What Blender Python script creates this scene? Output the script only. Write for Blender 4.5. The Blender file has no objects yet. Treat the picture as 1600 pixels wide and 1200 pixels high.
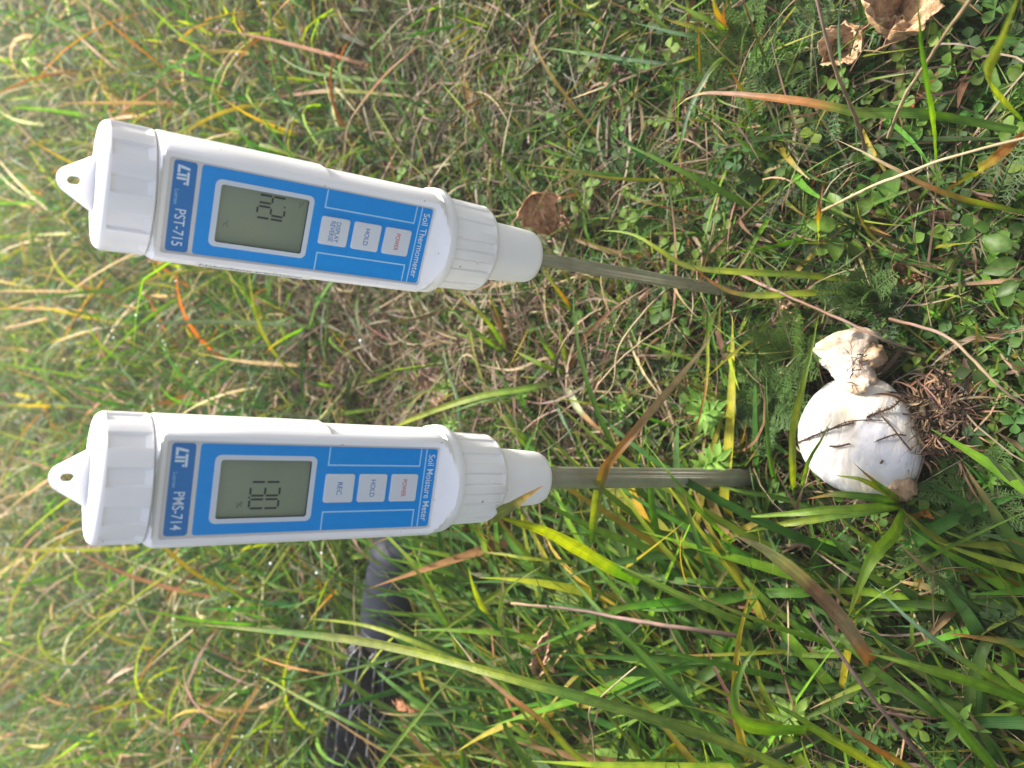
import bpy, bmesh, math, random
import numpy as np
from math import sin, cos, radians, pi, atan2, sqrt
from mathutils import Vector, Matrix, noise as mnoise

SC = bpy.context.scene
C = SC.collection
rng = np.random.default_rng(11)
random.seed(5)

# ------------------------------------------------------------------ camera
PITCH, H, FPX = radians(48.0), 0.4082, 1155.0
AR = np.array([1, 0, 0.]); AF = np.array([0, cos(PITCH), -sin(PITCH)]); AU = np.array([0, sin(PITCH), cos(PITCH)])
CAMP = np.array([0, 0, H])
cam = bpy.data.cameras.new('camera'); camo = bpy.data.objects.new('camera', cam); C.objects.link(camo)
m = Matrix.Identity(4)
for i in range(3):
    m[i][0] = -AU[i]; m[i][1] = AR[i]; m[i][2] = -AF[i]; m[i][3] = CAMP[i]
camo.matrix_world = m
cam.sensor_width = 36; cam.lens = 36 * FPX / 1600; cam.clip_start = 0.01; cam.clip_end = 400
cam.dof.use_dof = True; cam.dof.focus_distance = 0.315; cam.dof.aperture_fstop = 11.0
SC.camera = camo

# ------------------------------------------------------------------ light
SUN_EL, SUN_AZ = radians(42), radians(38)          # azimuth measured from +Y towards +X
w = bpy.data.worlds.new('World'); SC.world = w; w.use_nodes = True
nt = w.node_tree; nt.nodes.clear()
sky = nt.nodes.new('ShaderNodeTexSky'); sky.sky_type = 'NISHITA'; sky.sun_disc = False
sky.sun_elevation = SUN_EL; sky.sun_rotation = SUN_AZ; sky.air_density = 1.0; sky.dust_density = 4.0; sky.ozone_density = 1.0
bg = nt.nodes.new('ShaderNodeBackground'); bg.inputs[1].default_value = 0.11
ow = nt.nodes.new('ShaderNodeOutputWorld')
hz = nt.nodes.new('ShaderNodeHueSaturation'); hz.inputs['Saturation'].default_value = 0.5     # thin morning overcast
nt.links.new(sky.outputs[0], hz.inputs['Color']); nt.links.new(hz.outputs[0], bg.inputs[0]); nt.links.new(bg.outputs[0], ow.inputs[0])
sl = bpy.data.lights.new('sun', 'SUN'); sl.energy = 4.4; sl.angle = radians(7); sl.color = (1.0, 0.95, 0.86)
so = bpy.data.objects.new('sun', sl); C.objects.link(so)
sd = Vector((sin(SUN_AZ) * cos(SUN_EL), cos(SUN_AZ) * cos(SUN_EL), sin(SUN_EL)))
so.rotation_euler = sd.to_track_quat('Z', 'Y').to_euler(); so.location = sd * 3
SC.view_settings.view_transform = 'Standard'; SC.view_settings.look = 'None'
SC.view_settings.exposure = 1.45; SC.view_settings.gamma = 1.0; SC.view_settings.use_curve_mapping = False
SC.cycles.max_bounces = 6; SC.cycles.transparent_max_bounces = 8

# ------------------------------------------------------------------ helpers
def ray(px, py):
    return AF - (px - 800) / FPX * AU + (600 - py) / FPX * AR
def G(px, py, z=0.0):                              # the place at height z seen at that pixel
    d = ray(px, py); return CAMP + d * ((z - H) / d[2])
def DP(px, py, depth):
    return CAMP + ray(px, py) * depth
def pix(x, y, z=0.0):                              # vectorised projection of ground points
    q = np.stack([x, y, z + 0 * x - H], -1)
    wd = q @ AF
    wd = np.where(wd < 0.02, 0.02, wd)
    return 800 - FPX * (q @ AU) / wd, 600 - FPX * (q @ AR) / wd
def tag(o, label=None, cat=None, group=None, kind=None):
    if label: o['label'] = label
    if cat: o['category'] = cat
    if group: o['group'] = group
    if kind: o['kind'] = kind
    return o
def empty(name, M=None):
    o = bpy.data.objects.new(name, None); C.objects.link(o); o.empty_display_size = 0.01
    if M is not None: o.matrix_world = M
    return o
def mk(name, verts, faces, mat, parent=None, smooth=True, ang=None, cols=None, uvs=None):
    me = bpy.data.meshes.new(name)
    me.from_pydata([tuple(v) for v in verts], [], [tuple(f) for f in faces])
    if smooth:
        me.polygons.foreach_set('use_smooth', [True] * len(me.polygons))
        if ang: me.set_sharp_from_angle(angle=radians(ang))
    if cols is not None:
        a = me.color_attributes.new('Col', 'FLOAT_COLOR', 'POINT')
        c4 = np.ones((len(verts), 4), np.float32); c4[:, :3] = cols; a.data.foreach_set('color', c4.ravel())
    if uvs is not None:
        put_uv(me, uvs)
    me.materials.append(mat)
    o = bpy.data.objects.new(name, me); C.objects.link(o)
    if parent: o.parent = parent
    me.update()
    return o
def put_uv(me, uvs):
    ul = me.uv_layers.new(name='UVMap')
    li = np.empty(len(me.loops), np.int32); me.loops.foreach_get('vertex_index', li)
    ul.data.foreach_set('uv', np.asarray(uvs, np.float32)[li].ravel())
def bigmesh(name, V, Q, cols, uvs, mat, smooth=True):
    """V (n,3), Q (m,4) quads"""
    me = bpy.data.meshes.new(name)
    me.vertices.add(len(V)); me.vertices.foreach_set('co', np.asarray(V, np.float32).ravel())
    me.loops.add(Q.size); me.loops.foreach_set('vertex_index', Q.astype(np.int32).ravel())
    me.polygons.add(len(Q)); me.polygons.foreach_set('loop_start', np.arange(0, Q.size, 4, dtype=np.int32))
    me.polygons.foreach_set('loop_total', np.full(len(Q), 4, np.int32))
    if smooth: me.polygons.foreach_set('use_smooth', np.ones(len(Q), bool))
    me.update(calc_edges=True)
    a = me.color_attributes.new('Col', 'FLOAT_COLOR', 'POINT')
    c4 = np.ones((len(V), 4), np.float32); c4[:, :3] = cols; a.data.foreach_set('color', c4.ravel())
    put_uv(me, uvs)
    me.materials.append(mat)
    o = bpy.data.objects.new(name, me); C.objects.link(o)
    return o

# ------------------------------------------------------------------ materials
def newmat(name):
    mt = bpy.data.materials.new(name); mt.use_nodes = True
    n = mt.node_tree.nodes; b = n['Principled BSDF']; return mt, mt.node_tree, b
def N(t, ty, **kw):
    n = t.nodes.new(ty)
    for k, v in kw.items():
        if k[0] == 'i' and k[1:].isdigit(): n.inputs[int(k[1:])].default_value = v
        elif k in n.inputs: n.inputs[k].default_value = v
        else: setattr(n, k, v)
    return n
def ramp(t, stops):
    r = t.nodes.new('ShaderNodeValToRGB'); e = r.color_ramp.elements
    while len(e) < len(stops): e.new(0.5)
    for k, (p, c) in enumerate(stops):
        e[k].position = p; e[k].color = (*c, 1) if len(c) == 3 else c
    return r
def bump(t, b, src, strength, dist):
    bp = N(t, 'ShaderNodeBump', Strength=strength, Distance=dist)
    t.links.new(src, bp.inputs['Height']); t.links.new(bp.outputs[0], b.inputs['Normal'])

def leaf_material(name, transl=0.35, rough=0.42, veins=True, spots=0.5, streaks=False, spec=0.4):
    mt, t, b = newmat(name)
    L = t.links
    at = N(t, 'ShaderNodeAttribute', attribute_name='Col')
    uv = N(t, 'ShaderNodeUVMap', uv_map='UVMap')
    geo = N(t, 'ShaderNodeNewGeometry')
    col = at.outputs['Color']
    # blotches of wear and colour drift
    nz = N(t, 'ShaderNodeTexNoise', Scale=160.0, Detail=3.0)
    L.new(geo.outputs['Position'], nz.inputs['Vector'])
    r1 = ramp(t, [(0.3, (0.72, 0.78, 0.7)), (0.7, (1.25, 1.18, 1.1))]); L.new(nz.outputs['Fac'], r1.inputs['Fac'])
    mx = N(t, 'ShaderNodeMix', data_type='RGBA', blend_type='MULTIPLY'); mx.inputs['Factor'].default_value = 1
    L.new(col, mx.inputs[6]); L.new(r1.outputs[0], mx.inputs[7]); col = mx.outputs[2]
    if veins:
        mp = N(t, 'ShaderNodeMapping'); mp.inputs['Scale'].default_value = (2.4, 0.15, 1); L.new(uv.outputs[0], mp.inputs[0])
        wv = N(t, 'ShaderNodeTexWave', Scale=1.0, Distortion=2.6, Detail=3.0); L.new(mp.outputs[0], wv.inputs['Vector'])
        r2 = ramp(t, [(0.15, (0.74, 0.78, 0.72)), (0.8, (1.2, 1.17, 1.12))]); L.new(wv.outputs['Fac'], r2.inputs['Fac'])
        m2 = N(t, 'ShaderNodeMix', data_type='RGBA', blend_type='MULTIPLY'); m2.inputs['Factor'].default_value = 0.8
        L.new(col, m2.inputs[6]); L.new(r2.outputs[0], m2.inputs[7]); col = m2.outputs[2]
        bump(t, b, wv.outputs['Fac'], 0.35, 0.0004)
    if streaks:
        mp = N(t, 'ShaderNodeMapping'); mp.inputs['Scale'].default_value = (5.0, 2.2, 1); L.new(uv.outputs[0], mp.inputs[0])
        n4 = N(t, 'ShaderNodeTexNoise', Scale=1.6, Detail=5.0, Roughness=0.65); L.new(mp.outputs[0], n4.inputs['Vector'])
        r4 = ramp(t, [(0.28, (0.55, 0.52, 0.5)), (0.5, (0.95, 0.95, 0.95)), (0.75, (1.35, 1.25, 1.3))]); L.new(n4.outputs['Fac'], r4.inputs['Fac'])
        m4 = N(t, 'ShaderNodeMix', data_type='RGBA', blend_type='MULTIPLY'); m4.inputs['Factor'].default_value = 0.85
        L.new(col, m4.inputs[6]); L.new(r4.outputs[0], m4.inputs[7]); col = m4.outputs[2]
    if spots:
        mp = N(t, 'ShaderNodeMapping'); mp.inputs['Scale'].default_value = (3.0, 30.0, 1); L.new(uv.outputs[0], mp.inputs[0])
        n3 = N(t, 'ShaderNodeTexNoise', Scale=1.2, Detail=2.0); L.new(mp.outputs[0], n3.inputs['Vector'])
        r3 = ramp(t, [(0.66, (0, 0, 0)), (0.74, (1, 1, 1))]); L.new(n3.outputs['Fac'], r3.inputs['Fac'])
        ml = N(t, 'ShaderNodeMath', operation='MULTIPLY', i1=spots); L.new(r3.outputs[0], ml.inputs[0])
        m3 = N(t, 'ShaderNodeMix', data_type='RGBA'); L.new(ml.outputs[0], m3.inputs['Factor'])
        L.new(col, m3.inputs[6]); m3.inputs[7].default_value = (0.16, 0.07, 0.02, 1); col = m3.outputs[2]
    L.new(col, b.inputs['Base Color'])
    b.inputs['Roughness'].default_value = rough; b.inputs['Specular IOR Level'].default_value = spec
    tr = N(t, 'ShaderNodeBsdfTranslucent'); ms = N(t, 'ShaderNodeMixShader', i0=transl)
    hs = N(t, 'ShaderNodeHueSaturation', Saturation=1.15, Value=1.5); L.new(col, hs.inputs['Color']); L.new(hs.outputs[0], tr.inputs['Color'])
    out = t.nodes['Material Output']
    L.new(b.outputs[0], ms.inputs[1]); L.new(tr.outputs[0], ms.inputs[2]); L.new(ms.outputs[0], out.inputs['Surface'])
    return mt
M_GRASS = leaf_material('grass_leaf', 0.42, 0.48, True, 0.45, False, 0.25)
M_LEAF = leaf_material('broad_herb_leaf', 0.3, 0.5, False, 0, True, 0.3)
M_HERO = leaf_material('broad_grass_leaf', 0.38, 0.42, True, 0.75, True, 0.3)
M_FINE = leaf_material('fine_leaf', 0.38, 0.5, False, 0, False, 0.22)
M_STRAW = leaf_material('dry_straw', 0.15, 0.65, False, 0)
M_HERB = leaf_material('herb_leaf', 0.3, 0.62, False, 0, False, 0.25)

def plain(name, col, rough=0.5, spec=0.5, metal=0, noise=None, coat=0, bumpy=None, sss=0):
    mt, t, b = newmat(name)
    b.inputs['Base Color'].default_value = (*col, 1); b.inputs['Roughness'].default_value = rough
    b.inputs['Specular IOR Level'].default_value = spec; b.inputs['Metallic'].default_value = metal
    b.inputs['Coat Weight'].default_value = coat; b.inputs['Coat Roughness'].default_value = 0.12
    if sss:
        b.inputs['Subsurface Weight'].default_value = sss; b.inputs['Subsurface Scale'].default_value = 0.003
        b.inputs['Subsurface Radius'].default_value = (1, .8, .6)
    tc = N(t, 'ShaderNodeTexCoord')
    if noise:
        sc_, c2, lo, hi = noise
        nz = N(t, 'ShaderNodeTexNoise', Scale=sc_, Detail=5.0, Roughness=0.6); t.links.new(tc.outputs['Object'], nz.inputs['Vector'])
        r = ramp(t, [(lo, col), (hi, c2)]); t.links.new(nz.outputs['Fac'], r.inputs['Fac']); t.links.new(r.outputs[0], b.inputs['Base Color'])
    if bumpy:
        sc_, st, ds = bumpy
        nb = N(t, 'ShaderNodeTexNoise', Scale=sc_, Detail=4.0); t.links.new(tc.outputs['Object'], nb.inputs['Vector'])
        bump(t, b, nb.outputs['Fac'], st, ds)
    return mt
M_PLASTIC = plain('white_plastic', (0.88, 0.865, 0.875), 0.33, 0.5, noise=(900, (0.80, 0.78, 0.77), 0.66, 0.85), bumpy=(2500, 0.06, 0.0003), sss=0.12)
def specks(mt, scale=420.0, thr=0.745, col=(0.30, 0.24, 0.18)):
    t = mt.node_tree; b = t.nodes['Principled BSDF']; tc = N(t, 'ShaderNodeTexCoord')
    n_ = N(t, 'ShaderNodeTexNoise', Scale=scale, Detail=2.0); t.links.new(tc.outputs['Object'], n_.inputs['Vector'])
    r_ = ramp(t, [(thr, (0, 0, 0)), (thr + .03, (1, 1, 1))]); t.links.new(n_.outputs['Fac'], r_.inputs['Fac'])
    n2_ = N(t, 'ShaderNodeTexNoise', Scale=28.0, Detail=4.0); t.links.new(tc.outputs['Object'], n2_.inputs['Vector'])
    r2_ = ramp(t, [(.5, (0, 0, 0)), (.8, (.16, .16, .16))]); t.links.new(n2_.outputs['Fac'], r2_.inputs['Fac'])
    ad = N(t, 'ShaderNodeMath', operation='ADD', use_clamp=True); t.links.new(r_.outputs[0], ad.inputs[0]); t.links.new(r2_.outputs[0], ad.inputs[1])
    mx = N(t, 'ShaderNodeMix', data_type='RGBA'); t.links.new(ad.outputs[0], mx.inputs['Factor']); mx.inputs[7].default_value = (*col, 1)
    src = b.inputs['Base Color'].links[0].from_socket if b.inputs['Base Color'].links else None
    if src: t.links.new(src, mx.inputs[6])
    else: mx.inputs[6].default_value = b.inputs['Base Color'].default_value
    t.links.new(mx.outputs[2], b.inputs['Base Color'])
M_PLASTIC2 = plain('white_plastic_matte', (0.85, 0.83, 0.81), 0.45, 0.45, bumpy=(2500, 0.08, 0.0003), sss=0.1)
specks(M_PLASTIC); specks(M_PLASTIC2)
M_RECESS = plain('grey_rim', (0.42, 0.41, 0.40), 0.5)
M_BLUE = plain('blue_overlay', (0.0, 0.255, 0.70), 0.35, 0.35, noise=(260, (0.0, 0.275, 0.75), 0.3, 0.7), coat=0.08)
M_BLUE2 = plain('deep_blue_overlay', (0.01, 0.16, 0.46), 0.4, 0.5)
M_PRINT = plain('pale_print', (0.62, 0.74, 0.85), 0.4)
M_PALELINE = plain('pale_blue_print', (0.33, 0.62, 0.88), 0.4)
M_KEY = plain('grey_white_key', (0.62, 0.66, 0.72), 0.4, 0.5, coat=0.2)
M_KEYBLUE = plain('key_blue_print', (0.02, 0.13, 0.42), 0.5)
M_KEYRED = plain('key_red_print', (0.55, 0.03, 0.06), 0.5)
M_FRAME = plain('screen_frame', (0.58, 0.64, 0.72), 0.4)
M_LCD = plain('screen_grey_green', (0.20, 0.24, 0.15), 0.32, 0.5, noise=(60, (0.17, 0.215, 0.15), 0.3, 0.7), coat=0.7)
M_SEG = plain('screen_segment', (0.012, 0.022, 0.028), 0.5)
M_SEGF = plain('screen_mark', (0.05, 0.065, 0.055), 0.5)
M_DARKEDGE = plain('screen_edge', (0.03, 0.03, 0.045), 0.5)
M_STEEL = plain('probe_steel', (0.50, 0.49, 0.42), 0.27, 0.6, metal=0.65, noise=(90, (0.36, 0.33, 0.26), 0.3, 0.7), bumpy=(300, 0.15, 0.0004))
M_NAVYPRINT = plain('navy_print', (0.015, 0.02, 0.16), 0.5)
M_STICKER = plain('white_sticker', (0.8, 0.8, 0.8), 0.35)
M_SOIL = plain('dark_soil', (0.035, 0.024, 0.016), 0.95, 0.2, noise=(35, (0.09, 0.062, 0.038), 0.35, 0.75), bumpy=(260, 0.8, 0.004))
M_RUBBER = plain('navy_rubber', (0.006, 0.008, 0.016), 0.6, 0.2, noise=(70, (0.016, 0.020, 0.034), 0.35, 0.7), bumpy=(900, 0.3, 0.0006))
M_FOLD = plain('wet_black_fabric', (0.009, 0.011, 0.02), 0.4, 0.45, noise=(90, (0.16, 0.11, 0.08), 0.58, 0.68), bumpy=(200, 0.9, 0.003))
M_METALRIB = plain('grey_rib', (0.35, 0.35, 0.37), 0.35, metal=0.8, noise=(200, (0.1, 0.07, 0.05), 0.5, 0.62))
M_TWIG = plain('dark_twig', (0.05, 0.028, 0.018), 0.8, noise=(400, (0.13, 0.07, 0.04), 0.4, 0.7), bumpy=(900, 0.6, 0.001))
M_DEW = plain('dew', (0.95, 0.97, 0.97), 0.03, 0.5); M_DEW.node_tree.nodes['Principled BSDF'].inputs['Transmission Weight'].default_value = 1.0; M_DEW.node_tree.nodes['Principled BSDF'].inputs['IOR'].default_value = 1.33

def dead_leaf_mat():
    mt, t, b = newmat('dead_leaf')
    L = t.links
    at = N(t, 'ShaderNodeAttribute', attribute_name='Col'); tc = N(t, 'ShaderNodeTexCoord')
    nz = N(t, 'ShaderNodeTexNoise', Scale=330.0, Detail=4.0); L.new(tc.outputs['Object'], nz.inputs['Vector'])
    vo = N(t, 'ShaderNodeTexVoronoi', Scale=700.0, feature='DISTANCE_TO_EDGE'); L.new(tc.outputs['Object'], vo.inputs['Vector'])
    r = ramp(t, [(0.25, (0.5, 0.42, 0.36)), (0.75, (1.35, 1.3, 1.2))]); L.new(nz.outputs['Fac'], r.inputs['Fac'])
    mx = N(t, 'ShaderNodeMix', data_type='RGBA', blend_type='MULTIPLY'); mx.inputs['Factor'].default_value = 1
    L.new(at.outputs['Color'], mx.inputs[6]); L.new(r.outputs[0], mx.inputs[7]); L.new(mx.outputs[2], b.inputs['Base Color'])
    b.inputs['Roughness'].default_value = 0.6; bump(t, b, vo.outputs['Distance'], 0.6, 0.0008)
    tr = N(t, 'ShaderNodeBsdfTranslucent'); ms = N(t, 'ShaderNodeMixShader', i0=0.12); L.new(mx.outputs[2], tr.inputs['Color'])
    L.new(b.outputs[0], ms.inputs[1]); L.new(tr.outputs[0], ms.inputs[2]); L.new(ms.outputs[0], t.nodes['Material Output'].inputs['Surface'])
    return mt
M_DEAD = dead_leaf_mat()
def mushroom_mat(name, base, c2, c3):
    mt, t, b = newmat(name); L = t.links
    tc = N(t, 'ShaderNodeTexCoord')
    nz = N(t, 'ShaderNodeTexNoise', Scale=38.0, Detail=3.0); L.new(tc.outputs['Object'], nz.inputs['Vector'])
    r = ramp(t, [(0.40, base), (0.56, c2), (0.70, base)]); L.new(nz.outputs['Fac'], r.inputs['Fac'])
    n2 = N(t, 'ShaderNodeTexNoise', Scale=420.0, Detail=3.0); L.new(tc.outputs['Object'], n2.inputs['Vector'])
    r2 = ramp(t, [(0.66, (0, 0, 0)), (0.73, (1, 1, 1))]); L.new(n2.outputs['Fac'], r2.inputs['Fac'])
    mx = N(t, 'ShaderNodeMix', data_type='RGBA'); L.new(r2.outputs[0], mx.inputs['Factor']); L.new(r.outputs[0], mx.inputs[6]); mx.inputs[7].default_value = (*c3, 1)
    L.new(mx.outputs[2], b.inputs['Base Color']); b.inputs['Roughness'].default_value = 0.5
    b.inputs['Subsurface Weight'].default_value = 0.25; b.inputs['Subsurface Scale'].default_value = 0.004
    mp = N(t, 'ShaderNodeMapping'); mp.inputs['Scale'].default_value = (1, 3.5, 1); L.new(tc.outputs['Object'], mp.inputs[0])
    n3 = N(t, 'ShaderNodeTexNoise', Scale=150.0, Detail=6.0); L.new(mp.outputs[0], n3.inputs['Vector']); bump(t, b, n3.outputs['Fac'], 0.35, 0.0015)
    return mt
M_CAP = mushroom_mat('mushroom_skin', (0.52, 0.51, 0.52), (0.52, 0.46, 0.35), (0.42, 0.35, 0.27))
M_STEM = mushroom_mat('mushroom_flesh', (0.54, 0.48, 0.42), (0.38, 0.27, 0.17), (0.10, 0.06, 0.035))
M_STUB = mushroom_mat('mushroom_torn_flesh', (0.38, 0.27, 0.17), (0.24, 0.15, 0.08), (0.1, 0.06, 0.03))

# ------------------------------------------------------------------ ground
def ground_h(x, y):
    return 0.006 * mnoise.noise(Vector((x * 9, y * 9, 0))) + 0.003 * mnoise.noise(Vector((x * 40, y * 40, 3)))
def hvec(xs, ys):
    return (0.0045 * np.sin(xs * 23 + 1.3) * np.cos(ys * 19 + .4) + 0.003 * np.sin(xs * 61 + ys * 47) + 0.002 * np.sin(ys * 117 - xs * 90)) 
gx = np.concatenate([-np.geomspace(60, 1.4, 14), np.linspace(-1.3, 1.3, 190), np.geomspace(1.4, 60, 14)])
gy = np.concatenate([-np.geomspace(40, .6, 10), np.linspace(-.5, 2.4, 200), np.geomspace(2.5, 150, 18)])
GX, GY = np.meshgrid(gx, gy); GZ = hvec(GX, GY) - 0.004
far = (np.abs(GX) > 1.3) | (GY > 2.4) | (GY < -.5); GZ[far] = -0.004
Vg = np.stack([GX.ravel(), GY.ravel(), GZ.ravel()], -1); nx = len(gx); ny = len(gy)
ii = (np.arange(ny - 1)[:, None] * nx + np.arange(nx - 1)[None]).ravel()
Qg = np.stack([ii, ii + 1, ii + nx + 1, ii + nx], -1)
M_TURF, tt, tb = newmat('meadow_soil')
_g = N(tt, 'ShaderNodeNewGeometry'); _n = N(tt, 'ShaderNodeTexNoise', Scale=38.0, Detail=6.0); tt.links.new(_g.outputs['Position'], _n.inputs['Vector'])
_r = ramp(tt, [(0.3, (0.018, 0.013, 0.009)), (0.5, (0.04, 0.028, 0.017)), (0.62, (0.034, 0.042, 0.014)), (0.8, (0.09, 0.065, 0.04))])
tt.links.new(_n.outputs['Fac'], _r.inputs['Fac']); tt.links.new(_r.outputs[0], tb.inputs['Base Color']); tb.inputs['Roughness'].default_value = 0.95
tb.inputs['Specular IOR Level'].default_value = 0.2
_n2 = N(tt, 'ShaderNodeTexNoise', Scale=300.0, Detail=5.0); tt.links.new(_g.outputs['Position'], _n2.inputs['Vector']); bump(tt, tb, _n2.outputs['Fac'], 0.9, 0.004)
g_o = bigmesh('ground', Vg, Qg, np.full((len(Vg), 3), .05), Vg[:, :2], M_TURF); tag(g_o, kind='structure')

# ------------------------------------------------------------------ meters
def sgnpow(v, n): return math.copysign(abs(v) ** n, v)
def supr(th, rx, n):                                # superellipse front (|th|<90deg), circle behind
    nn = n if abs(th) < pi / 2 else 2.0
    s, c = abs(sin(th)), abs(cos(th))
    r = rx * (s ** nn + c ** nn) ** (-1.0 / nn)
    return r
def sweep(rows, name, mat, parent, nang=120, ang=28, cap=True, lobes=None):
    """rows: (z_mm, radius_mm, exponent, yflat_mm or None, fn)"""
    V = []; F = []
    for (z, r, n, yf, fn) in rows:
        for k in range(nang):
            th = -pi + 2 * pi * k / nang
            rr = supr(th, r, n)
            if fn: rr = fn(th, rr, z)
            x = rr * sin(th); y = -rr * cos(th)
            if yf is not None: y = max(y, -yf)
            V.append((x * .001, y * .001, z * .001))
    for i in range(len(rows) - 1):
        for k in range(nang):
            a = i * nang + k; b = i * nang + (k + 1) % nang
            F.append((a, b, b + nang, a + nang))
    if cap:
        F.append(tuple(reversed(range(nang)))); F.append(tuple(range((len(rows) - 1) * nang, len(rows) * nang)))
    return mk(name, V, F, mat, parent, True, ang)
def rrect(x0, x1, z0, z1, r, k=6):
    P = []
    for cx, cz, a0 in ((x1 - r, z1 - r, 0), (x0 + r, z1 - r, 90), (x0 + r, z0 + r, 180), (x1 - r, z0 + r, 270)):
        for j in range(k + 1):
            a = radians(a0 + 90 * j / k); P.append((cx + r * cos(a), cz + r * sin(a)))
    return P
def plate(name, outer, hole, y0, y1, mat, parent, bev=0.0, label=None):
    """flat plate in the face plane, y0 front, y1 back (mm, negative = front)"""
    V = []; F = []; n = len(outer)
    cx = sum(p[0] for p in outer) / n; cz = sum(p[1] for p in outer) / n
    def add(P, y):
        b = len(V)
        for (x, z) in P: V.append((x * .001, y * .001, z * .001))
        return b
    def shrink(P, d):
        Q = []
        for i in range(n):
            a = P[i - 1]; b = P[(i + 1) % n]; tx, tz = b[0] - a[0], b[1] - a[1]; l = math.hypot(tx, tz) or 1
            Q.append((P[i][0] - tz / l * d, P[i][1] + tx / l * d))
        return Q
    back = add(outer, y1); side = add(outer, y0 + bev)
    front = add(shrink(outer, bev), y0) if bev else side
    for i in range(n):
        j = (i + 1) % n
        F.append((back + i, back + j, side + j, side + i))
        if bev: F.append((side + i, side + j, front + j, front + i))
    if hole:
        hf = add(hole, y0); hb = add(hole, y1)
        for i in range(n):
            j = (i + 1) % n
            F.append((front + i, front + j, hf + j, hf + i)); F.append((hf + i, hf + j, hb + j, hb + i))
    else:
        F.append(tuple(front + i for i in range(n)))
    o = mk(name, V, F, mat, parent, True, 30)
    bm = bmesh.new(); bm.from_mesh(o.data); bmesh.ops.recalc_face_normals(bm, faces=bm.faces)
    bm.to_mesh(o.data); bm.free(); o.data.set_sharp_from_angle(angle=radians(30))
    return o
_tcache = {}
def textmesh(s, width=None, height=None, bold=0.0):
    cu = bpy.data.curves.new('t', 'FONT'); cu.body = s; cu.align_x = 'CENTER'; cu.align_y = 'CENTER'; cu.size = 1; cu.offset = bold; cu.resolution_u = 4
    cu.space_line = 0.85
    o = bpy.data.objects.new('t', cu); C.objects.link(o)
    dg = bpy.context.evaluated_depsgraph_get(); me = bpy.data.meshes.new_from_object(o.evaluated_get(dg))
    V = np.array([v.co[:2] for v in me.vertices]); F = [tuple(p.vertices) for p in me.polygons]
    bpy.data.objects.remove(o); bpy.data.curves.remove(cu); bpy.data.meshes.remove(me)
    mn, mx = V.min(0), V.max(0); V = V - (mn + mx) / 2; sz = mx - mn
    V = V / sz * np.array([width, height])
    return V, F
def lettering(name, s, width, height, cx, cz, y, mat, parent, flip=True, bold=0.0):
    V, F = textmesh(s, width, height, bold); k = -1 if flip else 1
    return mk(name, [((cx + k * v[0]) * .001, y * .001, (cz + k * v[1]) * .001) for v in V], F, mat, parent, False)
SEGS = {'0': 'abcdef', '1': 'bc', '2': 'abged', '3': 'abgcd', '4': 'fgbc'}
def digit(ch, cx, cz, wd, ht, y, parent, flip, mat):
    t = 0.70; h2 = ht / 2; w2 = wd / 2; g = 0.22; V = []; F = []
    def hseg(zc):
        return [(-w2 + g, zc), (-w2 + g + t / 2, zc + t / 2), (w2 - g - t / 2, zc + t / 2), (w2 - g, zc), (w2 - g - t / 2, zc - t / 2), (-w2 + g + t / 2, zc - t / 2)]
    def vseg(xc, z0, z1):
        return [(xc, z0 + g), (xc + t / 2, z0 + g + t / 2), (xc + t / 2, z1 - g - t / 2), (xc, z1 - g), (xc - t / 2, z1 - g - t / 2), (xc - t / 2, z0 + g + t / 2)]
    T = {'a': hseg(h2), 'g': hseg(0), 'd': hseg(-h2), 'b': vseg(w2, 0, h2), 'c': vseg(w2, -h2, 0), 'f': vseg(-w2, 0, h2), 'e': vseg(-w2, -h2, 0)}
    k = -1 if flip else 1
    for s in SEGS[ch]:
        b = len(V)
        for (x, z) in T[s]: V.append(((cx + k * x) * .001, y * .001, (cz + k * z) * .001))
        F.append(tuple(range(b, b + 6)))
    return mk('screen_digit', V, F, mat, parent, False)

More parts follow.
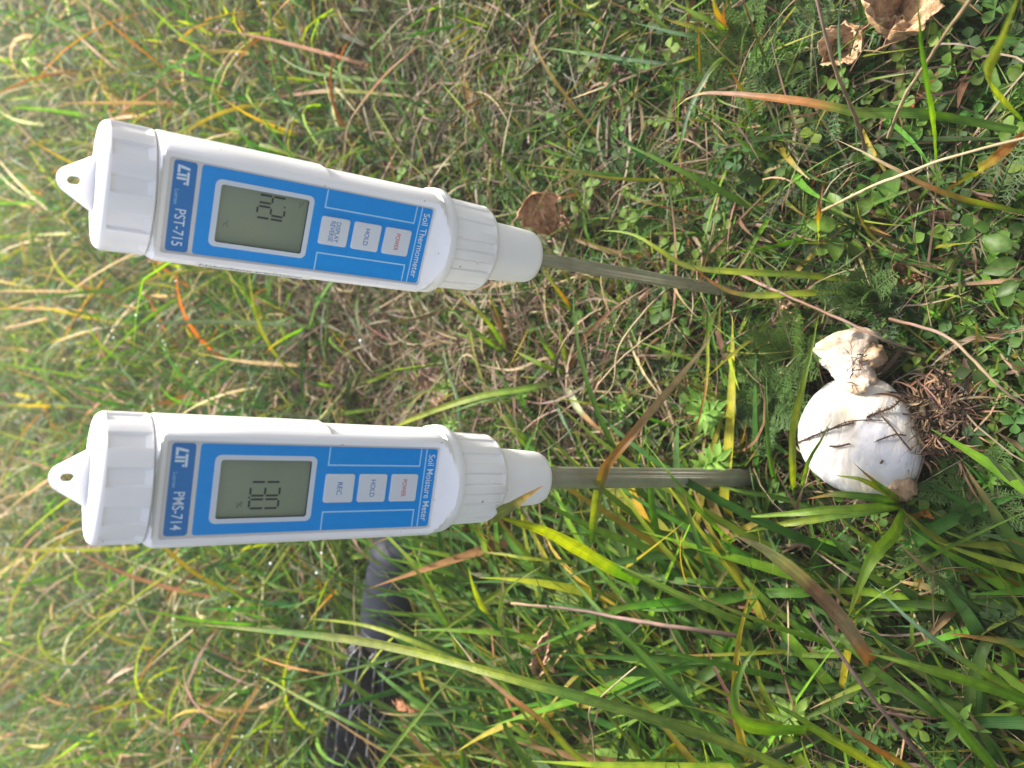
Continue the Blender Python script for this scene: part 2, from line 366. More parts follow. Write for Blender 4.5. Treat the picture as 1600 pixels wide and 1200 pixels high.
YF = 15.8       # body face
def make_meter(name, label, base_px, vp, psi, HZ, title, model, keys, rod, lcd):
    B = G(*base_px); a = -ray(*vp); a /= np.linalg.norm(a)
    n = np.array([0, -1, 0.]); n -= a * (n @ a); n /= np.linalg.norm(n)
    x = np.cross(-n, a); c, s = cos(radians(psi)), sin(radians(psi))
    n2 = c * n + s * x; x2 = c * x - s * n
    Mx = Matrix.Identity(4)
    for i in range(3): Mx[i][0] = x2[i]; Mx[i][1] = -n2[i]; Mx[i][2] = a[i]; Mx[i][3] = B[i]
    root = empty(name, Mx); tag(root, label, 'soil meter', 'soil meters standing in the meadow')
    Z = HZ
    def rimfn(th, r, z):                             # lower sides sit back from the front rim
        zz = z - Z
        if 56.5 < zz < 103.5 and abs(th) > radians(56): return r * 0.955
        return r
    rows = []
    for zz, r, nn, yf in ((50.8, 20.0, 2.0, None), (51.0, 21.2, 2.0, None), (52.2, 21.7, 2.0, None), (54.2, 21.7, 2.05, None), (55.2, 21.4, 2.15, 20.2), (56.4, 21.3, 2.3, 19.0),
                          (56.6, 21.3, 2.35, 18.8), (58, 21.3, 2.6, 17.4), (59.5, 21.3, 2.85, 16.3), (60.6, 21.3, 3.0, YF), (80, 21.3, 3, YF), (103.3, 21.3, 3, YF), (103.9, 21.3, 3, YF),
                          (130, 21.3, 3, YF), (157.2, 21.3, 3.0, YF), (158.4, 21.3, 2.7, 16.2), (159.2, 21.2, 2.3, 17.6), (159.9, 20.9, 2.0, 19.4), (160.1, 20.4, 2, None)):
        rows.append((zz + Z, r, nn, yf if yf else 25, rimfn))
    body = sweep(rows, 'body', M_PLASTIC, root, 144, 26)
    # recess for the overlay and the deeper screen pocket, cut out of the body
    def cutter(x0, x1, z0, z1, y1, r):
        P = rrect(x0, x1, z0 + Z, z1 + Z, r); V = []; nP = len(P)
        for y in (-24, y1):
            for (px, pz) in P: V.append((px * .001, y * .001, pz * .001))
        F = [tuple(range(nP)), tuple(reversed(range(nP, 2 * nP)))] + [(i, i + nP, (i + 1) % nP + nP, (i + 1) % nP) for i in range(nP)]
        o = mk('cut', V, F, M_PLASTIC, None, False); o.matrix_world = Mx
        bm = bmesh.new(); bm.from_mesh(o.data); bmesh.ops.recalc_face_normals(bm, faces=bm.faces); bm.to_mesh(o.data); bm.free()
        return o
    cs = [cutter(-15.9, 15.9, 61.0, 157.0, -15.0, 0.9), cutter(-10.5, 10.5, 109.6, 141.0, -13.0, 1.2)]
    bpy.context.view_layer.update()
    for k in cs:
        md = body.modifiers.new('b', 'BOOLEAN'); md.object = k; md.operation = 'DIFFERENCE'; md.solver = 'EXACT'
    dg = bpy.context.evaluated_depsgraph_get(); dg.update()
    me = bpy.data.meshes.new_from_object(body.evaluated_get(dg)); body.modifiers.clear(); body.data = me
    me.polygons.foreach_set('use_smooth', [True] * len(me.polygons)); me.set_sharp_from_angle(angle=radians(26))
    for k in cs: bpy.data.objects.remove(k)
    # overlay: name strip, main blue sheet, white film between them
    film = plate('overlay_film', rrect(-15.7, 15.7, 61.2 + Z, 156.8 + Z, .8), rrect(-10.3, 10.3, 109.9 + Z, 140.7 + Z, 1), -15.1, -14.96, plain('grey_film', (0.62, 0.61, 0.60), .5), root)
    plate('name_strip', rrect(-15.1, 15.1, 148.4 + Z, 155.5 + Z, 1.1), None, -15.2, -15.08, M_BLUE2, root)
    plate('blue_panel', rrect(-15.1, 15.1, 61.7 + Z, 147.0 + Z, 1.0), rrect(-10.4, 10.4, 109.8 + Z, 140.8 + Z, 1), -15.22, -15.08, M_BLUE, root)
    plate('screen_frame', rrect(-11.5, 11.5, 108.5 + Z, 142.3 + Z, 2.1), rrect(-9.9, 9.9, 110.3 + Z, 140.4 + Z, 0.9), -15.36, -15.2, M_FRAME, root, 0.05)
    scr = plate('screen', rrect(-10.4, 10.4, 109.7 + Z, 140.9 + Z, 0.8), None, -14.0, -13.2, M_LCD, root)
    plate('screen_shadow_ring', rrect(-10.4, 10.4, 109.75 + Z, 140.85 + Z, .8), rrect(-9.95, 9.95, 110.2 + Z, 140.4 + Z, .7), -14.9, -14.05, M_DARKEDGE, scr)  # dark ring standing in for the recess shadow round the screen
    lcd(scr, Z)
    # thin printed lines
    def line(nm, x0, x1, z0, z1, mat=M_PALELINE, y=-15.3): return plate(nm, rrect(x0, x1, z0 + Z, z1 + Z, .06, 1), None, y, -15.2, mat, root)
    line('printed_line', -15.0, 15.0, 66.1, 66.6)
    for s_ in (-1, 1):
        A, Bx = sorted((8.2 * s_, 8.75 * s_)); line('printed_line', A, Bx, 68.4, 104.6)
        A, Bx = sorted((8.75 * s_, 15.0 * s_)); line('printed_line', A, Bx, 68.4, 68.9); line('printed_line', A, Bx, 104.1, 104.6)
    lettering('title_lettering', title, 26.0, 2.7, 0, 63.9 + Z, -15.3, M_PRINT, root, True, 0.008)
    lettering('model_lettering', model, 12.4, 3.4, -6.9, 152.0 + Z, -15.28, M_PRINT, root, True, 0.006)
    lettering('maker_lettering', 'Lutron', 4.9, 1.2, 3.2, 153.8 + Z, -15.28, M_PALELINE, root, True)
    # the maker's emblem: a slanted L joined to a doubled T
    V = []; F = []
    def poly(P):
        b = len(V)
        for (u, v) in P: V.append(((13.7 - u * .84) * .001, -15.28 * .001, (154.3 - v * .86 + Z) * .001))
        F.append(tuple(range(b, b + len(P))))
    poly([(0.9, 4.4), (1.9, 4.4), (1.2, 1.1), (0.1, 1.1)]); poly([(0.0, 0.0), (3.0, 0.0), (3.2, 0.95), (0.1, 1.0)]); poly([(2.5, 4.4), (7.6, 4.4), (7.5, 3.5), (2.4, 3.5)])
    poly([(3.4, 3.35), (4.3, 3.35), (4.3, 0), (3.4, 0)]); poly([(4.8, 3.35), (5.7, 3.35), (5.7, 0), (4.8, 0)]); poly([(6.6, 3.35), (7.5, 3.35), (7.4, 2.6), (6.6, 2.6)])
    mk('emblem', V, F, M_PRINT, root, False)
    for (txt, wd, ht, zc, mat) in keys:
        kx = 0.2
        kb = plate('key', rrect(kx - 5.2, kx + 5.2, zc - 5.45 + Z, zc + 5.45 + Z, 0.9), None, -16.0, -15.2, M_KEY, root, 0.25)
        lettering('key_lettering', txt, wd, ht, kx, zc + Z, -16.03, mat, kb, True, 0.004)
    # top cap with alternating grip ribs, and its hanging tab
    def ribfn(nr, amp, z0, z1):
        def f(th, r, z):
            zz = z - Z
            if z0 < zz < z1:
                ph = (th / (2 * pi) * nr + 0.3) % 1.0
                v = 1.0 if ph < 0.5 else 0.0
                return r - amp * (1 - v)
            return r
        return f
    rf = ribfn(11, 0.95, 160.9, 173.2)
    sweep([(z + Z, r, 2, 99, rf) for z, r in ((160.3, 20.2), (160.5, 20.9), (160.9, 21.2), (163, 21.2), (172.6, 21.2), (173.1, 21.2), (173.3, 21.2), (174.0, 21.0), (174.8, 20.5), (175.5, 19.7), (175.9, 18.7), (176.1, 17.4), (176.15, 10), (176.15, 3))],
          'top_cap', M_PLASTIC, root, 220, 24)
    bm = bmesh.new(); prof = []
    for j in range(13):
        a_ = radians(-62 + 124 * j / 12 + 90); prof.append((4.5 * cos(a_), 182.3 + 4.5 * sin(a_)))
    prof = [(9.8, 175.6)] + prof + [(-9.8, 175.6)]
    # ring of outline points joined to ring of hole points
    out = []; L_ = len(prof)
    for j in range(L_): out.append(prof[j])
    for j in range(1, 10): out.append((-9.8 + 19.6 * j / 10, 175.6))
    nn = len(out); hole = []
    for (ox, oz) in out:
        a_ = atan2(oz - 182.0, ox); hole.append((1.75 * cos(a_), 182.0 + 1.9 * sin(a_)))
    V = []; F = []
    for (P, y) in ((out, -1.2), (out, 1.2), (hole, -1.2), (hole, 1.2)):
        for (px, pz) in P: V.append((px * .001, y * .001, (pz + Z) * .001))
    for i in range(nn):
        j = (i + 1) % nn
        F += [(i, j, nn + j, nn + i), (i, 2 * nn + i, 2 * nn + j, j), (nn + i, nn + j, 3 * nn + j, 3 * nn + i), (2 * nn + i, 3 * nn + i, 3 * nn + j, 2 * nn + j)]
    tb_ = mk('hanging_tab', V, F, M_PLASTIC, root, True, 30)
    b2 = bmesh.new(); b2.from_mesh(tb_.data); bmesh.ops.recalc_face_normals(b2, faces=b2.faces)
    b2.to_mesh(tb_.data); b2.free(); tb_.data.set_sharp_from_angle(angle=radians(30))
    bv = tb_.modifiers.new('bevel', 'BEVEL'); bv.width = 0.0005; bv.segments = 2; bv.limit_method = 'ANGLE'
    # collar with grip ribs, cone and probe
    def colfn(th, r, z):
        zz = z - Z
        if 31.5 < zz < 51.5:
            ph = (th / (2 * pi) * 14 + .25) % 1.0
            k = 0.42 if ph > .5 else 0.0
            if min(abs(ph - .5), ph, 1 - ph) < 0.022: k = 0.75
            return r - k
        return r
    sweep([(z + Z, r, 2, 99, colfn) for z, r in ((27.8, 12), (27.9, 15.8), (28.3, 17.0), (29.2, 17.9), (30.4, 18.4), (31.6, 18.55), (40, 18.8), (51.2, 19.1), (51.3, 15))],
          'grip_collar', M_PLASTIC2, root, 240, 20)
    sweep([(z + Z, r, 2, 99, None) for z, r in ((0, 5), (0, 8.6), (.35, 9.9), (1.1, 10.9), (2.4, 11.5), (4, 11.8), (12, 12.3), (28.0, 13.0), (28.6, 13.0))],
          'probe_cone', M_PLASTIC2, root, 96, 40)
    rw, rd, fl = rod
    def rodfn(th, r, z):
        g = 0
        for c_, wdt, dep in fl: g = max(g, dep * math.exp(-((math.degrees(th) - c_) / wdt) ** 2))
        return r * (1 - g)
    V = []; F = []; na = 72; zs = [-45, 0.0, Z * .35, Z * .7, Z + 1]
    for z in zs:
        for k in range(na):
            th = -pi + 2 * pi * k / na; r = rodfn(th, 1, z); V.append((rw * r * sin(th) * .001, -rd * r * cos(th) * .001, z * .001))
    for i in range(len(zs) - 1):
        for k in range(na):
            a_ = i * na + k; b_ = i * na + (k + 1) % na; F.append((a_, b_, b_ + na, a_ + na))
    F.append(tuple(reversed(range(na))))
    mk('probe_rod', V, F, M_STEEL, root, True, 35)
    sweep([(z + Z, r, 2, 99, None) for z, r in ((-.5, max(rw, rd) + .3), (-.5, max(rw, rd) + 1.0), (.05, max(rw, rd) + 1.0))], 'rod_seal', M_DARKEDGE, root, 48, 30)
    return root

def lcd_pms(scr, Z):
    y = -14.06
    digit('1', 3.7, 124.9 + Z, 3.1, 9.7, y, scr, True, M_SEG); digit('3', -1.0, 124.9 + Z, 3.1, 9.7, y, scr, True, M_SEG); digit('0', -5.4, 124.9 + Z, 3.1, 9.7, y, scr, True, M_SEG)
    plate('decimal_point', rrect(-3.5, -2.9, 129.6 + Z, 130.3 + Z, .2), None, y, -14.0, M_SEG, scr)
    lettering('percent_sign', '%', 2.1, 1.9, -5.6, 132.9 + Z, y, M_SEGF, scr, True)
def lcd_pst(scr, Z):
    y = -14.06
    digit('1', -0.7, 122.8 + Z, 2.7, 9.4, y, scr, False, M_SEG); digit('2', 3.3, 122.8 + Z, 2.7, 9.4, y, scr, False, M_SEG); digit('4', 7.3, 122.8 + Z, 2.6, 9.4, y, scr, False, M_SEG)
    plate('decimal_point', rrect(5.3, 5.8, 118 + Z, 118.6 + Z, .15), None, y, -14.0, M_SEG, scr)
    lettering('unit_mark', '°C', 2.4, 1.6, -3.4, 137.2 + Z, y, M_SEGF, scr, True)
    lettering('unit_mark', '°C', 2.2, 1.4, 7.6, 112.6 + Z, y, M_SEGF, scr, False)

PMS = make_meter('soil_moisture_meter', 'white soil moisture meter reading 13.0 %, thick probe beside the mushroom', (1194, 747), (2500, 748), -9.5, 159,
                 'Soil Moisture Meter', 'PMS-714', [('REC', 4.6, 1.9, 99.5, M_KEYBLUE), ('HOLD', 6.4, 1.9, 86.9, M_KEYBLUE), ('POWER', 6.6, 1.8, 74.3, M_KEYRED)],
                 (5.2, 3.8, [(28, 9, .14), (-75, 12, .08)]), lcd_pms)
PST = make_meter('soil_thermometer', 'white soil thermometer reading 12.4 °C on a thin fluted probe', (1166, 459.5), (2500, 685), -24.5, 153.4,
                 'Soil Thermometer', 'PST-715', [('DISPLAY\nREVERSE', 7.6, 3.9, 99.5, M_KEYBLUE), ('HOLD', 6.4, 1.9, 86.9, M_KEYBLUE), ('POWER', 6.6, 1.8, 74.3, M_KEYRED)],
                 (3.25, 3.1, [(0, 12, .14), (45, 12, .14), (-55, 12, .14)]), lcd_pst)
# sticker down the thermometer's shaded side
def side_point(q, z, lift):                           # q mm along the section from the front corner backwards
    th0 = radians(-46); n_ = 200; acc = 0; pv = None
    for i in range(n_):
        th = th0 - radians(70) * i / n_; r = supr(th, 21.3 + lift, 3)
        p = (r * sin(th), max(-r * cos(th), -YF))
        if pv: acc += math.hypot(p[0] - pv[0], p[1] - pv[1])
        pv = p
        if acc >= q: break
    return (p[0] * .001, p[1] * .001, z * .001)
V = []; F = []; nq = 8
for j in range(nq + 1):
    for z in (153.4 + 145, 153.4 + 104.5): V.append(side_point(0.2 + 7.5 * j / nq, z, .12))
for j in range(nq): F.append((2 * j, 2 * j + 1, 2 * j + 3, 2 * j + 2))
st = mk('side_sticker', V, F, M_STICKER, PST, True)
TV, TF = textmesh('Nabavljeno sredstvima', 36, 2.7)
mk('sticker_lettering', [side_point(2.3 - v[1], 153.4 + 126 - v[0], .2) for v in TV], TF, M_NAVYPRINT, st, False)

#@@VEG@@
# ------------------------------------------------------------------ vegetation builders
def srgb(r, g, b):
    f = lambda c: (c / 255 / 12.92) if c <= 10 else ((c / 255 + .055) / 1.055) ** 2.4
    return np.array([f(r), f(g), f(b)])
GREEN = np.array([(0.055, 0.15, 0.018), (0.085, 0.185, 0.020), (0.036, 0.105, 0.020), (0.115, 0.22, 0.022), (0.04, 0.12, 0.028)])
BLUEG = np.array([(0.045, 0.10, 0.038), (0.07, 0.13, 0.055), (0.10, 0.16, 0.08)])
YELL = np.array([(0.22, 0.27, 0.028), (0.28, 0.27, 0.035), (0.17, 0.24, 0.028)])
STRAW = np.array([(0.31, 0.225, 0.13), (0.22, 0.14, 0.08), (0.38, 0.29, 0.17), (0.15, 0.085, 0.05), (0.27, 0.185, 0.13), (0.20, 0.145, 0.11), (0.12, 0.075, 0.05)])
RUST = np.array([(0.30, 0.125, 0.035), (0.22, 0.085, 0.03), (0.36, 0.19, 0.05)])
def pick(pal, n): return pal[rng.integers(0, len(pal), n)] * rng.uniform(0.50, 1.02, (n, 1))
def jit(c, s=0.12): return np.clip(c * (1 + rng.normal(0, s, c.shape)), 0.003, 0.9)

def blades(root, L, W, az, el, bend, c0, c1, n=6, curl=None, twist=None, fold=0.15, tipstart=0.5, minz=None, wbase=0.75, kink=None, big=False):
    """vectorised curved blades; returns V, Q, col, uv"""
    K = len(L)
    curl = rng.normal(0, .5, K) if curl is None else curl
    twist = rng.normal(0, .7, K) if twist is None else twist
    t = np.linspace(0, 1, n + 1)
    tm = (t[:-1] + t[1:]) / 2
    e = el[:, None] - bend[:, None] * tm[None] ** 1.35
    if kink is not None: e = e - kink[0][:, None] * (tm[None] > kink[1][:, None])
    a = az[:, None] + curl[:, None] * tm[None]
    d = np.stack([np.cos(e) * np.cos(a), np.cos(e) * np.sin(a), np.sin(e)], -1) * (L[:, None, None] / n)
    P = np.concatenate([np.zeros((K, 1, 3)), np.cumsum(d, 1)], 1) + root[:, None]
    if minz is not None:
        fl = minz[:, None] * np.minimum(1, t[None] * 6)
        P[:, :, 2] = np.maximum(P[:, :, 2], fl)
    T = np.gradient(P, axis=1); T /= np.linalg.norm(T, axis=2, keepdims=True) + 1e-9
    S0 = np.stack([-np.sin(a), np.cos(a), 0 * a], -1); S0 = np.concatenate([S0, S0[:, -1:]], 1)
    Nn = np.cross(T, S0); Nn /= np.linalg.norm(Nn, axis=2, keepdims=True) + 1e-9; S0 = np.cross(Nn, T)
    tw = twist[:, None, None] * (0.3 + t[None, :, None])
    S = S0 * np.cos(tw) + Nn * np.sin(tw); NN = np.cross(T, S)
    prof = (wbase + (1 - wbase) * np.sin(np.minimum(t * 2.2, pi / 2))) * np.clip(1 - t ** 2.6, 0.03, 1)
    if big:                                          # nothing tall grows through or right in front of the mushroom
        a3 = np.array([MUSH[0], MUSH[1], .02]); b3 = CAMP; ab = b3 - a3; u_ = np.clip(((P - a3) @ ab) / (ab @ ab), 0, 1)
        W = np.where((np.linalg.norm(P - (a3 + u_[..., None] * ab), axis=2).min(1) < .032), 0, W)
        for uu in UMB[2:5]: W = np.where(np.hypot(root[:, 0] - uu[0] - .012, root[:, 1] - uu[1] + .05) < .018, 0, W)
    w = W[:, None, None] * prof[None, :, None] / 2
    s = np.clip((t[None] - tipstart) / (1 - tipstart), 0, 1) if np.isscalar(tipstart) else np.clip((t[None] - tipstart[:, None]) / (1.001 - tipstart[:, None]), 0, 1)
    s = s * s * (3 - 2 * s)
    col = c0[:, None] * (1 - s[..., None]) + c1[:, None] * s[..., None]
    if fold:
        V = np.stack([P - S * w, P + NN * w * fold * -2, P + S * w], 2); m_ = 3
    else:
        V = np.stack([P - S * w, P + S * w], 2); m_ = 2
    V = V.reshape(-1, 3); col = np.repeat(col[:, :, None], m_, 2).reshape(-1, 3)
    if m_ == 3: col = col.copy(); col[1::3] *= 1.15
    u = np.linspace(0, 1, m_); off = rng.uniform(0, 50, K)
    uv = np.stack(np.broadcast_arrays(u[None, None] + off[:, None, None] * 0 , (t[None, :, None] + off[:, None, None])), -1).reshape(-1, 2)
    base = (np.arange(K) * (n + 1) * m_)[:, None, None] + (np.arange(n) * m_)[None, :, None] + np.arange(m_ - 1)[None, None]
    Q = np.stack([base, base + 1, base + m_ + 1, base + m_], -1).reshape(-1, 4)
    return V, Q, col, uv, P
def merge(lst):
    V = []; Q = []; Cc = []; U = []; o = 0
    for v, q, c, u in lst:
        V.append(v); Q.append(q + o); Cc.append(c); U.append(u); o += len(v)
    return np.concatenate(V), np.concatenate(Q), np.concatenate(Cc), np.concatenate(U)

# where the mushroom, the umbrella and the probes stand
MUSH = G(1337, 684, 0.015)[:2]; STEMP = G(1328, 560, 0.012)[:2]
ROD = np.array([G(1194, 747)[:2], G(1166, 459.5)[:2]])
UMB = [G(*p, 0.02)[:2] for p in ((625, 860), (615, 930), (600, 1010), (585, 1100), (575, 1180), (560, 1290))]
CLUMP = G(1468, 655, .01)[:2]
def clear(x, y, rm=0.034, ru=0.026):
    ok = (np.hypot(x - MUSH[0], y - MUSH[1]) > rm) & (np.hypot(x - STEMP[0], y - STEMP[1]) > rm * .55)
    for i in range(len(UMB) - 1):
        a, b = UMB[i], UMB[i + 1]
        for k in range(3):
            c = a + (b - a) * k / 3; ok &= np.hypot(x - c[0], y - c[1]) > ru
    ok &= np.hypot((x - CLUMP[0]) / 1.3, y - CLUMP[1]) > .016
    for r in ROD: ok &= np.hypot(x - r[0], y - r[1]) > 0.0095
    return ok
def scatter(n, dens, ymin=-0.02, ymax=2.15, clearit=True, **kw):
    """random ground points; dens(px,py,x,y) -> 0..1 keeps a point. Sampling follows a fan that widens away."""
    out = []
    tot = 0
    while tot < n:
        u = rng.uniform(0, 1, n * 2); y = ymin + (ymax - ymin) * u ** 1.5
        hw = 0.26 + 0.52 * np.maximum(y + .1, 0)
        x = rng.uniform(-1, 1, n * 2) * hw
        px, py = pix(x, y)
        k = rng.uniform(0, 1, len(x)) < dens(px, py, x, y)
        if clearit: k &= clear(x, y, **kw)
        out.append(np.stack([x[k], y[k]], -1)); tot += k.sum()
        if len(out) > 60: break
    o = np.concatenate(out)[:n]
    return o
def rootz(p, z=-0.003): return np.concatenate([p, (hvec(p[:, 0], p[:, 1]) + z)[:, None]], 1)
def lump(x, y, s=14, o=0.0): return 0.5 + 0.5 * np.sin(x * s + 1.7 * np.sin(y * s * .8 + o) + o) * np.cos(y * s * 1.1 + 1.3 * np.sin(x * s * .7 + 2 * o))
def sstep(a, b, x): t = np.clip((x - a) / (b - a), 0, 1); return t * t * (3 - 2 * t)

# ---- dry thatch lying on the soil
def dn(px, py, x, y): return (0.45 + 0.55 * lump(x, y, 21, 1)) * (1 - 0.45 * sstep(1150, 1500, px)) * np.where(py > 820, .75, 1)
p = scatter(31000, dn, rm=0.03); K = len(p); near = p[:, 1] < .6
L = rng.gamma(5, .007, K) * np.where(near, 1, 1.5) + .008; W = rng.uniform(.0005, .0014, K) * np.where(near, 1, 1.6) * np.where(rng.uniform(0, 1, K) < .12, 2.0, 1)
z0 = rng.uniform(0, .017, K) * np.where(near, 1, 1.4)
R_ = rootz(p, 0); R_[:, 2] += z0
c0 = jit(pick(STRAW, K)) * .85; c1 = jit(pick(STRAW, K)) * .85
th = blades(R_, L, W, rng.uniform(0, 2 * pi, K), rng.normal(.12, .4, K), rng.normal(.5, .7, K), c0, c1, 5, curl=rng.normal(0, .7, K), twist=rng.normal(0, 1, K), fold=0, minz=R_[:, 2] * .3 + .001)
q_ = scatter(3000, lambda px, py, x, y: np.exp(-(((px - 720) / 230) ** 2 + ((py - 560) / 120) ** 2)) + .8 * np.exp(-(((px - 480) / 170) ** 2 + ((py - 480) / 130) ** 2)) + .5 * np.exp(-(((px - 700) / 200) ** 2 + ((py - 120) / 120) ** 2)), ymax=1.0)
K = len(q_); R_ = rootz(q_, 0); R_[:, 2] += rng.uniform(.004, .022, K)
t2 = blades(R_, rng.gamma(5, .008, K) + .01, rng.uniform(.0007, .0022, K), rng.uniform(0, 2 * pi, K), rng.normal(.15, .35, K), rng.normal(.5, .6, K), jit(pick(STRAW, K)) * .85, jit(pick(STRAW, K)) * .8, 6, curl=rng.normal(0, .8, K), fold=0, minz=R_[:, 2] * .3 + .001)
tag(bigmesh('dry_thatch', *merge([th[:4], t2[:4]]), M_STRAW), kind='stuff')

# ---- fine short green grass, everywhere
def dn(px, py, x, y): return (0.35 + 0.65 * lump(x, y, 17, 4)) * (1 - .35 * np.exp(-(((px - 760) / 200) ** 2 + ((py - 560) / 110) ** 2)))
p = scatter(34000, dn); K = len(p); near = p[:, 1] < .6
L = rng.gamma(6, .006, K) * np.where(near, 1, 1.7) + .01; W = rng.uniform(.0006, .0015, K) * np.where(near, 1, 1.7)
c0 = pick(GREEN, K); k = rng.uniform(0, 1, K) < .16; c0[k] = pick(BLUEG, k.sum()); k = rng.uniform(0, 1, K) < .10; c0[k] = pick(YELL, k.sum()); c0 = jit(c0)
c1 = c0 * 1.15; k = rng.uniform(0, 1, K) < .25; c1[k] = pick(STRAW, k.sum())
md = np.hypot(p[:, 0] - MUSH[0], p[:, 1] - MUSH[1]); L = np.minimum(L, np.where((md < .07) | (p[:, 1] < .12), .028, 9))
fg = blades(rootz(p), L, W, rng.uniform(0, 2 * pi, K), rng.uniform(.35, 1.4, K), rng.gamma(2, .55, K), c0, c1, 6, fold=0, tipstart=.6, minz=rng.uniform(.001, .02, K))
tag(bigmesh('fine_grass', *merge([fg[:4]]), M_FINE), kind='stuff')

# ---- medium blades: tall mixed grass in the far meadow, broad lush grass on the near left side
def dn(px, py, x, y): return sstep(640, 330, px) * (.45 + .55 * lump(x, y, 9, 2))
p = scatter(15000, dn, ymin=.5); K = len(p)
dist = p[:, 1]
L = rng.gamma(7, .013, K) + .03; W = rng.uniform(.0016, .0048, K) * (0.85 + .4 * dist)
c0 = pick(GREEN, K)
def mixin(c, pal, f):
    k = rng.uniform(0, 1, len(c)) < f; c[k] = pick(pal, k.sum()); return c
c0 = mixin(c0, YELL, .34); c0 = mixin(c0, BLUEG, .16); c0 = mixin(c0, np.array([(.42, .33, .22), (.5, .42, .3), (.3, .2, .12)]), .20); c0 = mixin(c0, RUST, .03); c0 = jit(c0) * 1.25  # far blades lightened in colour, standing in for backlit haze
c1 = mixin(mixin(c0 * 1.1, STRAW, .35), RUST, .05)
gf = blades(rootz(p), L, W, rng.uniform(0, 2 * pi, K), rng.uniform(.5, 1.45, K), rng.gamma(2.2, .6, K), c0, c1, 8, fold=.12, tipstart=.45, minz=rng.uniform(.002, .03, K),
            kink=(np.where(rng.uniform(0, 1, K) < .22, rng.uniform(.6, 2, K), 0), rng.uniform(.3, .8, K)))
tag(bigmesh('far_meadow_grass', *merge([gf[:4]]), M_GRASS), kind='stuff')

def dn(px, py, x, y): return sstep(790, 900, py) * sstep(330, 560, px) * (.5 + .5 * lump(x, y, 15, 3)) * np.where(px > 1280, .55, 1)
p = scatter(2700, dn, ymax=1.0); K = len(p)
L = rng.gamma(9, .0095, K) + .025; W = rng.uniform(.0020, .0078, K)
L = np.where(p[:, 1] < .1, np.minimum(L, .07), L)
c0 = mixin(mixin(mixin(pick(GREEN, K), YELL, .14), BLUEG, .07), STRAW, .045); c0 = jit(c0)
c1 = mixin(mixin(c0 * 1.1, STRAW, .16), RUST, .025)
az = rng.normal(radians(62), .75, K)
ux = rng.uniform(700, 860, 70); uy = rng.uniform(880, 1010, 70); p2 = np.array([G(a_, b_)[:2] for a_, b_ in zip(ux, uy)])     # the fringe that leans over the umbrella grip
p = np.concatenate([p, p2]); L = np.r_[L, rng.uniform(.07, .12, 70)]; W = np.r_[W, rng.uniform(.0025, .006, 70)]; az = np.r_[az, rng.normal(radians(70), .3, 70)]
c0 = np.concatenate([c0, jit(pick(GREEN, 70))]); c1 = np.concatenate([c1, jit(pick(GREEN, 70) * 1.3)]); K += 70
gl = blades(rootz(p), L, W, az, rng.uniform(.25, .95, K), rng.gamma(2.2, .40, K), c0 * np.array([1.35, 1.18, .85]), c1 * np.array([1.3, 1.15, .9]), 10, big=True, fold=.2, tipstart=.55, minz=rng.uniform(.004, .03, K), curl=rng.normal(0, .35, K), twist=rng.normal(0, .5, K))
tag(bigmesh('lush_grass', *merge([gl[:4]]), M_GRASS), kind='stuff')

# ---- small tufts scattered between the probes and beyond (yellow tips, rust ends)
tuf = []
def dn(px, py, x, y): return sstep(420, 520, px) * sstep(900, 780, py) * sstep(1500, 1300, px) * (.3 + .7 * lump(x, y, 12, 5))
tp = scatter(230, dn, ymax=1.1, rm=.05)
for (tx, ty) in tp:
    K = int(rng.integers(6, 14)); q = np.stack([tx + rng.normal(0, .004, K), ty + rng.normal(0, .004, K)], -1)
    c0 = jit(mixin(pick(GREEN, K), YELL, .25)); c1 = mixin(mixin(c0 * 1.2, RUST, .3), STRAW, .35)
    tuf.append(blades(rootz(q), rng.gamma(8, .0048, K) + .015, rng.uniform(.0016, .0034, K), rng.uniform(0, 2 * pi, K), rng.uniform(.4, 1.2, K), rng.gamma(2, .45, K), c0, c1, 8, big=True, fold=.2, tipstart=.4, minz=rng.uniform(.002, .012, K))[:4])
# lone medium straws and blades on the herb side
def dn(px, py, x, y): return sstep(430, 560, px) * sstep(860, 760, py) * (.4 + .6 * lump(x, y, 8, 7))
p = scatter(2100, dn, ymax=1.1, rm=.05); K = len(p)
c0 = jit(mixin(mixin(mixin(pick(GREEN, K), STRAW, .30), YELL, .14), RUST, .05)); c1 = mixin(c0 * 1.1, STRAW, .4)
L = rng.gamma(7, .0075, K) + .015; L = np.where(p[:, 1] < .12, np.minimum(L, .05), L); md = np.hypot(p[:, 0] - MUSH[0], p[:, 1] - MUSH[1]); L = np.minimum(L, np.where(md < .09, .03, 9))
tuf.append(blades(rootz(p), L, rng.uniform(.0012, .0046, K), rng.uniform(0, 2 * pi, K), rng.uniform(.15, 1.1, K), rng.gamma(2, .5, K), c0, c1, 8, big=True, fold=.15, tipstart=.5, minz=rng.uniform(.002, .02, K))[:4])
tag(bigmesh('mixed_grass_tufts', *merge(tuf), M_GRASS), kind='stuff')

